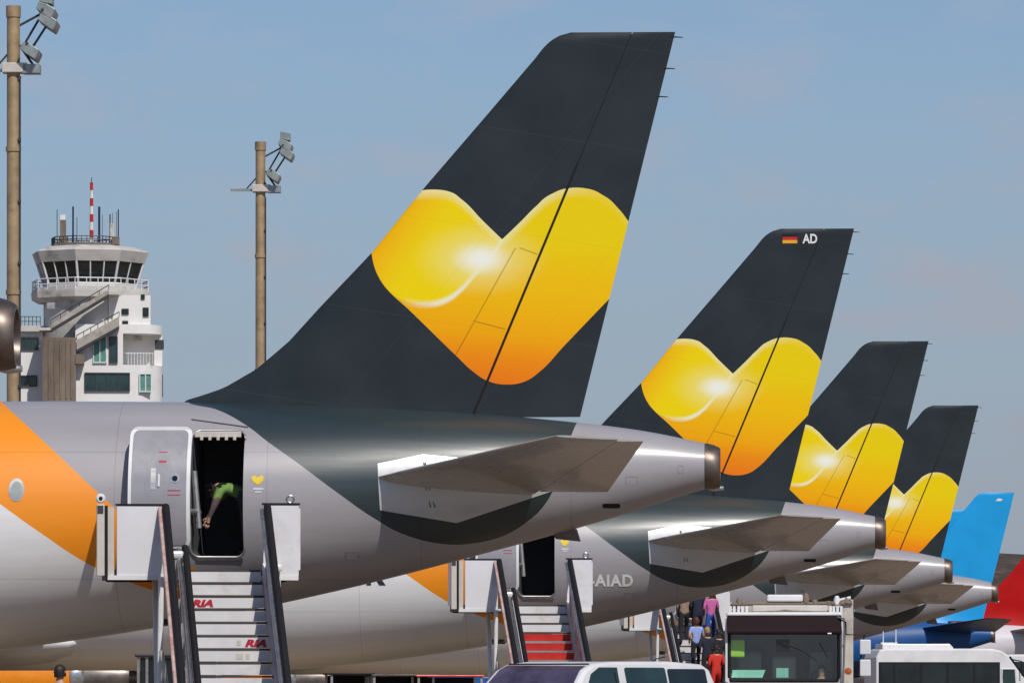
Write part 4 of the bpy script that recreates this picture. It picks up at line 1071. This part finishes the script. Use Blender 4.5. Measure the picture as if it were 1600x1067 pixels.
for s in (-1, 1):
    w = vside('front_window', [(-1.28, 1.2), (-.22, 1.2), (-.20, 1.87), (-.66, 1.87), (-.90, 1.76)], s, 'cabglass')
    w2 = vside('side_window', rrect(-.02, 1.05, 1.2, 1.87, .05), s, 'cabglass'); vside('side_window', rrect(1.10, 2.12, 1.2, 1.85, .05), s, 'glassdark')
    vside('window_pillar', rrect(-.30, -.28, 1.2, 1.79, .009), s, 'black', .012, w)
    vside('door_handle', rrect(-.35, -.15, 1.0, 1.04, .015), s, 'black', .02); vside('door_handle', rrect(.1, .3, 1.0, 1.04, .015), s, 'black', .02)
    vside('rub_strip', rrect(-1.3, 2.2, .66, .74, .03), s, 'black', .012)
    mi = MB(); mi.box(-1.36, -1.2, s*.98, s*1.16, 1.12, 1.34); mi.build('wing_mirror', M['white'], v, bevel=.04)
    for x in (-1.55, 1.45): wheel(v, x, s*.82, .34)
    vside('headlight', [(-2.40, .80), (-2.1, .82), (-1.95, .98), (-2.2, .96)], s, 'steel', .012); 
ws = MB(); q = [(-1.70, 1.21), (-1.34, 1.53), (-1.03, 1.83), (-.84, 1.905)]
ws.loft([[(x+nx*.012, -hw, z+nx*.012) for x, z, hw, nx in ((a[0], a[1], vw(a[1])-.09, -1),)]+[(a[0]-.012, vw(a[1])-.09, a[1]+.0) for a in (a,)]+[(a[0]+.03, vw(a[1])-.09, a[1]-.02), (a[0]+.03, -(vw(a[1])-.09), a[1]-.02)] for a in q])
ws.build('windscreen', M['screenglass'], v)
MB().tube([(-.80, -.70, 1.925), (-.80, .70, 1.925)], .012, 6).build('screen_trim', M['black'], v)
for y0_, y1_ in ((-.55, .05), (.1, .6)):
    MB().tube([(-1.72, y0_, 1.22), (-1.40, (y0_+y1_)/2, 1.50), (-1.30, y1_, 1.60)], [.016, .012, .008], 6).build('wiper', M['black'], v)
MB().box(-1.02, -.94, -.12, .12, 1.72, 1.80).build('interior_mirror', M['black'], v)
MB().box(-2.5, -2.42, -.8, .8, .4, .62).build('bumper', M['black'], v, bevel=.03)
MB().box(-2.46, -2.44, -.42, .42, .66, .80).build('grille', M['black'], v)
MB().box(2.44, 2.5, -.85, .85, .42, .62).build('bumper', M['black'], v, bevel=.03)
MB().tube([(1.9, 0, 1.95), (2.0, 0, 2.02), (2.25, 0, 2.06)], .01, 6).build('aerial', M['black'], v)

# high-loader truck seen from the front (local nose -y)
TD2 = 112.0; TS2 = F/TD2
tk = thing('truck', 'dirty beige high-loader truck with maroon sun visor and broad green-tinted windscreen', 'truck', ground(1226, TD2), TH-R(2.7))
def K(px, py): return ((px-1226)/TS2, EYE+(1073-py)/TS2)
xl, zt = K(1133, 962); xr, zb = K(1317, 1064)
cb = MB()
def ringz(z, y0, ins): return [(xl+ins, y0+ins, z), (xr-ins, y0+ins, z), (xr-ins, 2.0, z), (xl+ins, 2.0, z)]
cb.loft([ringz(.55, -.1, 0), ringz(1.44, -.1, 0)]); cb.build('cab', M['white'], tk, bevel=.06)
MB().box(xl+.02, xr-.02, .0, 2.0, zt-.03, zt+.08).build('cab_roof', M['white'], tk, bevel=.04)
MB().box(xl+.03, xr-.03, 1.9, 1.98, 1.37, zt-.03).build('cab_back', M['seat'], tk); MB().box(K(1206, 0)[0], K(1244, 0)[0], .75, .95, 1.37, 1.95).build('centre_console', M['seat'], tk, bevel=.05)
for x in (xl, xr-.09):
    MB().box(x, x+.09, -.06, .07, 1.442, zt-.03).build('pillar', M['white'], tk, bevel=.02); MB().box(x, x+.09, 1.8, 1.89, 1.442, zt-.03).build('pillar', M['white'], tk)
    MB().box(x+.03, x+.05, .1, 1.78, 1.45, zt-.04).build('door_glass', M['cabglass'], tk)
def glass_mat():
    m = bpy.data.materials.new('windscreen_glass'); m.use_nodes = True; nt = m.node_tree; nt.nodes.remove(nt.nodes['Principled BSDF'])
    tr = nt.nodes.new('ShaderNodeBsdfTransparent'); tr.inputs[0].default_value = (.93, .97, .95, 1); gl = nt.nodes.new('ShaderNodeBsdfGlossy'); gl.inputs[1].default_value = .03
    fr = nt.nodes.new('ShaderNodeValue'); fr.outputs[0].default_value = .07; mx = nt.nodes.new('ShaderNodeMixShader')
    nt.links.new(fr.outputs[0], mx.inputs[0]); nt.links.new(tr.outputs[0], mx.inputs[1]); nt.links.new(gl.outputs[0], mx.inputs[2]); nt.links.new(mx.outputs[0], nt.nodes['Material Output'].inputs[0])
    return m
M['clear'] = glass_mat()
wsn = MB().box(xl+.09, xr-.09, -.03, -.015, 1.46, zt-.06).build('windscreen', M['clear'], tk)
fo = rrect(xl+.075, xr-.075, 1.475, zt-.04, .09)
MB().tube([(x, -.035, z) for x, z in fo], .038, 8, closed=True).build('rubber_seal', M['black'], wsn, smooth=60)
# visor over the screen
vz0, vz1 = K(0, 990)[1], K(0, 963)[1]
vb = MB(); vb.loft([[(x, -.22, vz0+.03), (x, -.20, vz0-.02), (x, -.02, vz1-.10), (x, .0, vz1+.02), (x, -.10, vz1+.03)] for x in (xl+.04, xr-.03)]); vb.build('sun_visor', M['maroon'], tk, bevel=.02)
# inside the cab
MB().box(xl+.1, xr-.1, .1, .55, 1.10, 1.385).build('dashboard', M['seat'], tk, bevel=.04)
for px in (1170, 1285): x = K(px, 0)[0]; so = MB().box(x-.25, x+.25, .95, 1.13, 1.37, 2.05).build('seat', M['seat'], tk, bevel=.08)
a = K(1213, 1058); c = K(1232, 1043); MB().box(a[0], c[0], .02, .03, a[1], c[1]).build('dash_card', M['mint'], tk)
a = K(1143, 1058); c = K(1196, 1046); mc = MB(); mc.loft([[(a[0], .05, a[1]), (c[0]-.06, .05, a[1]), (c[0], .2, c[1]), (a[0]+.02, .2, c[1])], [(a[0], .07, a[1]), (c[0]-.06, .07, a[1]), (c[0], .22, c[1]), (a[0]+.02, .22, c[1])]]); mc.build('dash_tray', M['mint'], tk)
MB().tube([(K(1285, 0)[0]+.22*math.cos(t), .62+.10*math.sin(t), 1.52+.17*math.sin(t)) for t in [2*math.pi*k/20 for k in range(20)]], .016, 6, closed=True).build('steering_wheel', M['black'], tk)
MB().box(K(1212, 0)[0], K(1234, 0)[0], -.02, .04, K(0, 1018)[1], K(0, 998)[1]).build('rear_view_mirror', M['black'], tk, bevel=.02)
MB().tube([(K(1222, 0)[0], -.06, K(0, 1004)[1]), (K(1252, 0)[0], -.06, K(0, 1015)[1]), (K(1276, 0)[0], -.06, K(0, 1032)[1])], [.018, .016, .01], 6).build('wiper', M['black'], tk)
MB().tube([(K(1280, 0)[0], -.06, K(0, 1003)[1]), (K(1294, 0)[0], -.06, K(0, 1028)[1])], [.014, .01], 6).build('wiper', M['black'], tk)
# mirrors on a bent arm, amber lamp
MB().tube([(xr-.1, -.1, zt-.05), (xr+.05, -.22, zt-.12), (xr+.06, -.24, K(0, 991)[1]), (K(1350, 0)[0], -.24, K(0, 992)[1]), (K(1340, 0)[0], -.24, K(0, 1055)[1])], .016, 8).build('mirror_arm', M['black'], tk)
MB().tube([(xr-.11, -.12, zt-.02), (xr+.02, -.2, zt-.06), (xr+.03, -.2, K(0, 990)[1]), (xr+.0, -.16, 1.4)], .022, 8).build('grab_rail', M['steel'], tk)
for p0, p1 in ((999, 1022), (1030, 1056)):
    a, c = K(1343, p1), K(1360, p0); mo = MB().box(a[0], c[0], -.30, -.18, a[1], c[1]).build('mirror', M['panel'], tk, bevel=.02)
a = K(1321, 1048); MB().lathe([(.0, -.04), (.06, -.03), (.07, .0), (.06, .03), (.0, .04)], 14, 'Y', (a[0]+.05, -.1, a[1])).build('side_lamp', M['amber'], tk, smooth=40)
MB().tube([(K(1293, 0)[0], -.24, K(0, 988)[1]-.02), (K(1299, 0)[0], -.24, K(0, 988)[1]-.02)], .02, 8).build('marker_lamp', M['steel'], tk)
# the body and lifting frame behind the cab
bx0, bz0 = K(1150, 962); bx1, bz1 = K(1336, 936)
MB().box(bx0, bx1-.22, 2.15, 6.6, 1.1, bz1-.06).build('body_box', M['beige'], tk, bevel=.02)
a, c = K(1318, 1066), K(1335, 934); MB().box(a[0], c[0], 2.0, 2.14, .7, c[1]).build('lift_post', M['beige'], tk, bevel=.015)
a, c = K(1139, 1066), K(1150, 938); MB().box(a[0], c[0], 2.0, 2.14, .7, c[1]).build('lift_post', M['beige'], tk, bevel=.015)
fr0, fr1 = K(0, 962)[1], K(0, 946)[1]
for px in (1140, 1146, 1153, 1159, 1166, 1299, 1304, 1310, 1316):
    x = K(px, 0)[0]; MB().box(x-.025, x+.025, 1.86, 1.93, fr0-.02, fr1+.02).build('guard_bar', M['white'], tk)
MB().box(K(1175, 0)[0], K(1294, 0)[0], 1.80, 1.95, K(0, 953)[1], K(0, 943)[1]).build('cross_beam', M['beige'], tk, bevel=.02)
MB().box(K(1168, 0)[0], K(1300, 0)[0], 1.84, 1.96, K(0, 966)[1], K(0, 959)[1]).build('cross_beam', M['white'], tk, bevel=.015)
sp = MB(); sp.loft([[(K(px, 0)[0], y, K(0, py)[1]) for px, py in ((1195, 955), (1226, 950), (1272, 955), (1262, 963), (1206, 963))] for y in (1.78, 1.795)]); sp.build('mesh_panel', M['shaft'], tk)
MB().box(K(1198, 0)[0], K(1255, 0)[0], 1.9, 2.5, K(0, 937)[1], K(0, 926)[1]).build('roof_unit', M['white'], tk, bevel=.03)
for px, p0, p1 in ((1154, 941, 931), (1160, 941, 936), (1260, 938, 924), (1274, 941, 934), (1296, 941, 936), (1309, 940, 928), (1318, 940, 933), (1324, 938, 930)):
    x = K(px, 0)[0]; MB().lathe([(.06, K(0, p0)[1]-.02), (.065, K(0, (p0+p1)/2)[1]), (.035, K(0, p1)[1])], 10, 'Z', (x, 1.98, 0)).build('pipe_fitting', M['shaft' if px % 2 == 0 else 'white'], tk, smooth=40)
MB().tube([(K(1142, 0)[0], 1.97, K(0, 941)[1]), (K(1196, 0)[0], 1.97, K(0, 940)[1]), (K(1256, 0)[0], 1.97, K(0, 941)[1]), (K(1333, 0)[0], 1.97, K(0, 939)[1])], .04, 8).build('hydraulic_pipe', M['shaft'], tk, smooth=40)
MB().tube([(K(1310, 0)[0], 1.97, K(0, 936)[1]), (K(1331, 0)[0], 1.97, K(0, 931)[1])], .035, 8).build('hydraulic_pipe', M['white'], tk, smooth=40)
MB().box(xl+.1, xr-.1, .0, 6.6, .5, .9).build('chassis', M['darksteel'], tk)
MB().box(xl, xr, -.2, -.05, .35, .72).build('bumper', M['darksteel'], tk, bevel=.03)
for x in (xl+.25, xr-.25): MB().box(x-.16, x+.16, -.115, -.10, .82, 1.0).build('headlight', M['steel'], tk, bevel=.01)
for y in (1.0, 4.8):
    for x, s in ((xl+.14, -1), (xr-.14, 1)):
        o = MB().lathe([(.28, -.14), (.46, -.14), (.5, -.09), (.5, .09), (.46, .14), (.28, .14)], 28, 'X', (x, y, .5)).build('wheel', M['tyre'], tk, smooth=40)
        MB().lathe([(.03, -.12), (.27, -.10), (.27, .10), (.03, .12)], 22, 'X', (x, y, .5)).build('rim', M['alu'], o)
# the driver's vest on the seat and driver at the wheel
DR = dict(pel=(0, 0, .95), hiL=(-.09, .05, .92), knL=(-.1, .45, .95), anL=(-.1, .5, .52), toL=(-.1, .64, .48), hiR=(.09, .05, .92), knR=(.1, .45, .95), anR=(.1, .5, .52), toR=(.1, .64, .48),
          elL=(-.24, .12, 1.16), wrL=(-.16, .36, 1.18), haL=(-.15, .43, 1.2), elR=(.24, .12, 1.16), wrR=(.16, .36, 1.18), haR=(.15, .43, 1.2))
tkm = Matrix.Translation(tk.location) @ Matrix.Rotation(TH-R(2.7), 4, 'Z')
person('truck driver in hi-vis vest sitting behind the green-tinted windscreen', tkm @ Vector((K(1284, 0)[0], .50, .12)), TH+math.pi, M['hivis'], CL['dark'], M['hair'], DR, 1.66, sleeves=False)
vst = MB().box(-.14, .14, -.03, .03, 0, .34).build('safety_vest', M['hivis'], None, bevel=.03); tag(vst, 'folded green hi-vis vest hanging on the left inside of the truck windscreen', 'vest')
vst.location = tkm @ Vector((K(1152, 0)[0], .10, K(0, 1026)[1])); vst.rotation_euler = (0, 0, TH)

# white minibus nose right
BD = 160.0; BS = F/BD
bu = thing('bus', 'white apron bus with dark side windows and low roof unit, right of the truck', 'bus', ground(1470, BD), TH+R(6))
def B_(px, py): return ((px-1470)/BS, EYE+(1073-py)/BS)
zr = B_(0, 1013)[1]; xb0 = B_(1358, 0)[0]; xf = B_(1606, 0)[0]
pr = [(xb0, .45), (xb0, zr-.25), (xb0+.10, zr-.04), (xb0+.3, zr), (B_(1540, 0)[0], zr), (B_(1556, 0)[0], zr-.06), (B_(1566, 0)[0], zr-.18), (xf-.12, 1.45), (xf, 1.15), (xf+.02, .45)]
b = MB().prism(pr, -1.0, 1.0); b.build('body', M['white'], bu, bevel=.05, seg=3)
wz1 = B_(0, 1034)[1]
for s in (-1, 1):
    wx = [1364, 1386, 1428, 1470, 1512, 1551]
    band = MB(); y = s*1.004; band.prism([(B_(1362, 0)[0], 1.12), (B_(1362, 0)[0], wz1), (B_(1553, 0)[0], wz1), (B_(1553, 0)[0], 1.12)], min(y, y-s*.02), max(y, y-s*.02)); band.build('window_band', M['black'], bu)
    for i in range(5):
        g = MB(); x0, x1 = B_(wx[i]+2, 0)[0], B_(wx[i+1]-2, 0)[0]; g.prism(rrect(x0, x1, 1.16, wz1-.05, .04), min(s*1.002, s*1.010), max(s*1.002, s*1.010)); g.build('window', M['glassdark'], bu)
    g = MB(); x0, x1 = B_(1556, 0)[0], B_(1577, 0)[0]; g.prism([(x0, 1.12), (x0, B_(0, 1046)[1]), (x1-.02, B_(0, 1046)[1]), (x1+.05, 1.12)], min(s*1.001, s*1.012), max(s*1.001, s*1.012)); dw = g.build('driver_window', M['cabglass'], bu)
    MB().tube([(x0, s*1.012, 1.12), (x0, s*1.012, B_(0, 1045)[1]), (x1, s*1.012, B_(0, 1045)[1]), (x1+.05, s*1.012, 1.12)], .028, 6).build('window_frame', M['white'], dw)
    for x in (-1.3, 1.5): wheel(bu, x, s*.86, .38)
sc = MB(); n_ = Vector((pr[6][0]-pr[7][0], 0, pr[6][1]-pr[7][1]))
a = Vector((pr[6][0], 0, pr[6][1])); c = Vector((pr[7][0], 0, pr[7][1])); nn = Vector((-(c-a).z, 0, (c-a).x)).normalized(); nn = nn if nn.x > 0 else -nn
a2, c2 = a.lerp(c, .06)+nn*.012, a.lerp(c, .97)+nn*.012
sc.loft([[(p.x, -.9, p.z), (p.x, .9, p.z), (p.x-nn.x*.03, .9, p.z-nn.z*.03), (p.x-nn.x*.03, -.9, p.z-nn.z*.03)] for p in (a2, c2)]); sc.build('windscreen', M['glassdark'], bu)
MB().tube([a2+Vector((0, -1.0, 0)), c2+Vector((0, -1.0, 0))], .025, 6).build('screen_pillar', M['black'], bu)
ru = MB(); x0, x1 = B_(1372, 0)[0], B_(1484, 0)[0]; ru.prism([(x0, zr-.02), (x0, zr+.13), (x1-.10, zr+.13), (x1, zr+.02), (x1, zr-.02)], -.6, .6); ru.build('roof_unit', M['white'], bu, bevel=.04)
for px, pt_ in ((1376, 986), (1396, 983)): x, z = B_(px, pt_); MB().tube([(x, -.3, zr), (x, -.3, z)], .016, 6).build('roof_aerial', M['white'], bu)
MB().box(B_(1372, 0)[0], B_(1398, 0)[0], -.36, -.28, zr+.12, zr+.17).build('aerial_base', M['white'], bu)
MB().box(xb0-.04, xb0, -.9, .9, .45, .7).build('bumper', M['darksteel'], bu); MB().box(xf, xf+.08, -.95, .95, .4, .7).build('bumper', M['darksteel'], bu, bevel=.03)
MB().tube([(pr[6][0]+.1, -1.0, zr-.3), (pr[6][0]+.35, -1.12, zr-.35), (pr[6][0]+.36, -1.12, zr-.75)], .02, 6).build('mirror_arm', M['black'], bu)
# another white vehicle cut by the right edge
ov = thing('van', 'white van almost wholly cut off by the right picture edge', 'van', ground(1668, 176), TH)
z1 = EYE+(1073-1022)*176/F
b = MB().prism([(-2.3, .4), (-2.32, 1.1), (-2.05, z1-.12), (-1.85, z1), (1.9, z1), (2.35, 1.25), (2.9, 1.0), (2.95, .4)], -.95, .95); b.build('body', M['white'], ov, bevel=.06, seg=3)
for s in (-1, 1):
    for x0, x1 in ((-1.95, -.75), (-.65, .55), (.65, 1.75)):
        g = MB(); g.prism(rrect(x0, x1, 1.2, z1-.22, .05), min(s*.945, s*.957), max(s*.945, s*.957)); g.build('side_window', M['glassdark'], ov)
    for x in (-1.4, 1.9): wheel(ov, x, s*.82, .34)

# ------------------------------------------------------------------ apron equipment half hidden at the bottom
tg = thing('baggage_tractor', 'baggage tractor with a dark framed glass cab behind the nearest stairs', 'tractor', ground(252, 108), TH)
s_ = F/108; zc = EYE+(1073-1021)/s_; x0 = (217-252)/s_
MB().box(x0-.3, 1.5, -.6, .75, .35, .95).build('body', M['white'], tg, bevel=.06)
for x in (x0, x0+.16, .48, 1.05):
    for y in (-.55, .65): MB().box(x, x+.05, y, y+.05, .952, zc-.06).build('cab_post', M['alu'], tg)
MB().box(x0-.04, 1.14, -.6, .75, zc-.06, zc).build('cab_roof', M['darksteel'], tg, bevel=.02)
for xa, xb in ((x0+.06, x0+.15), (x0+.22, .47), (.54, 1.04)):
    MB().box(xa, xb, -.53, -.52, 1.0, zc-.07).build('cab_glass', M['glassdark'], tg); MB().box(xa, xb, .67, .68, 1.0, zc-.07).build('cab_glass', M['glassdark'], tg)
MB().box(.1, .5, .2, .35, .95, 1.55).build('seat', M['seat'], tg, bevel=.05)
for x in (-.3, 1.1):
    for s in (-1, 1): wheel(tg, x, s*.6+.05, .28, .2)
def cart(px, depth, pyt, w, m, label):
    c = thing('baggage_cart', label, 'baggage cart', ground(px, depth), TH+R(8), 'baggage carts under the second airliner'); zt_ = EYE+(1073-pyt)*depth/F
    MB().box(-w/2, w/2, -.7, .7, .42, .5).build('deck', M['darksteel'], c)
    for x in (-w/2, w/2-.06):
        for y in (-.7, .64): MB().box(x, x+.06, y, y+.06, .502, zt_-.05).build('post', M['alu'], c)
    MB().box(-w/2-.05, w/2+.05, -.75, .75, zt_-.05, zt_).build('canopy', m, c, bevel=.02)
    MB().box(-w/2, w/2, .645, .66, .9, zt_-.06).build('curtain', M['black'], c)
    for x in (-w*.35, w*.35):
        for s in (-1, 1): wheel(c, x, s*.6, .2, .12)
    MB().tube([(-w/2, 0, .45), (-w/2-.7, 0, .35)], .03, 8).build('tow_bar', M['darksteel'], c)
    return c
cart(545, 150, 1051, 1.1, M['black'], 'black-topped baggage cart under the second airliner, left of the other two')
cart(626, 150, 1053, 1.6, M['darksteel'], 'grey-topped baggage cart in the middle of the three carts')
cart(698, 150, 1054, 1.7, M['stairred'], 'red-topped baggage cart nearest the red-stepped stairs')
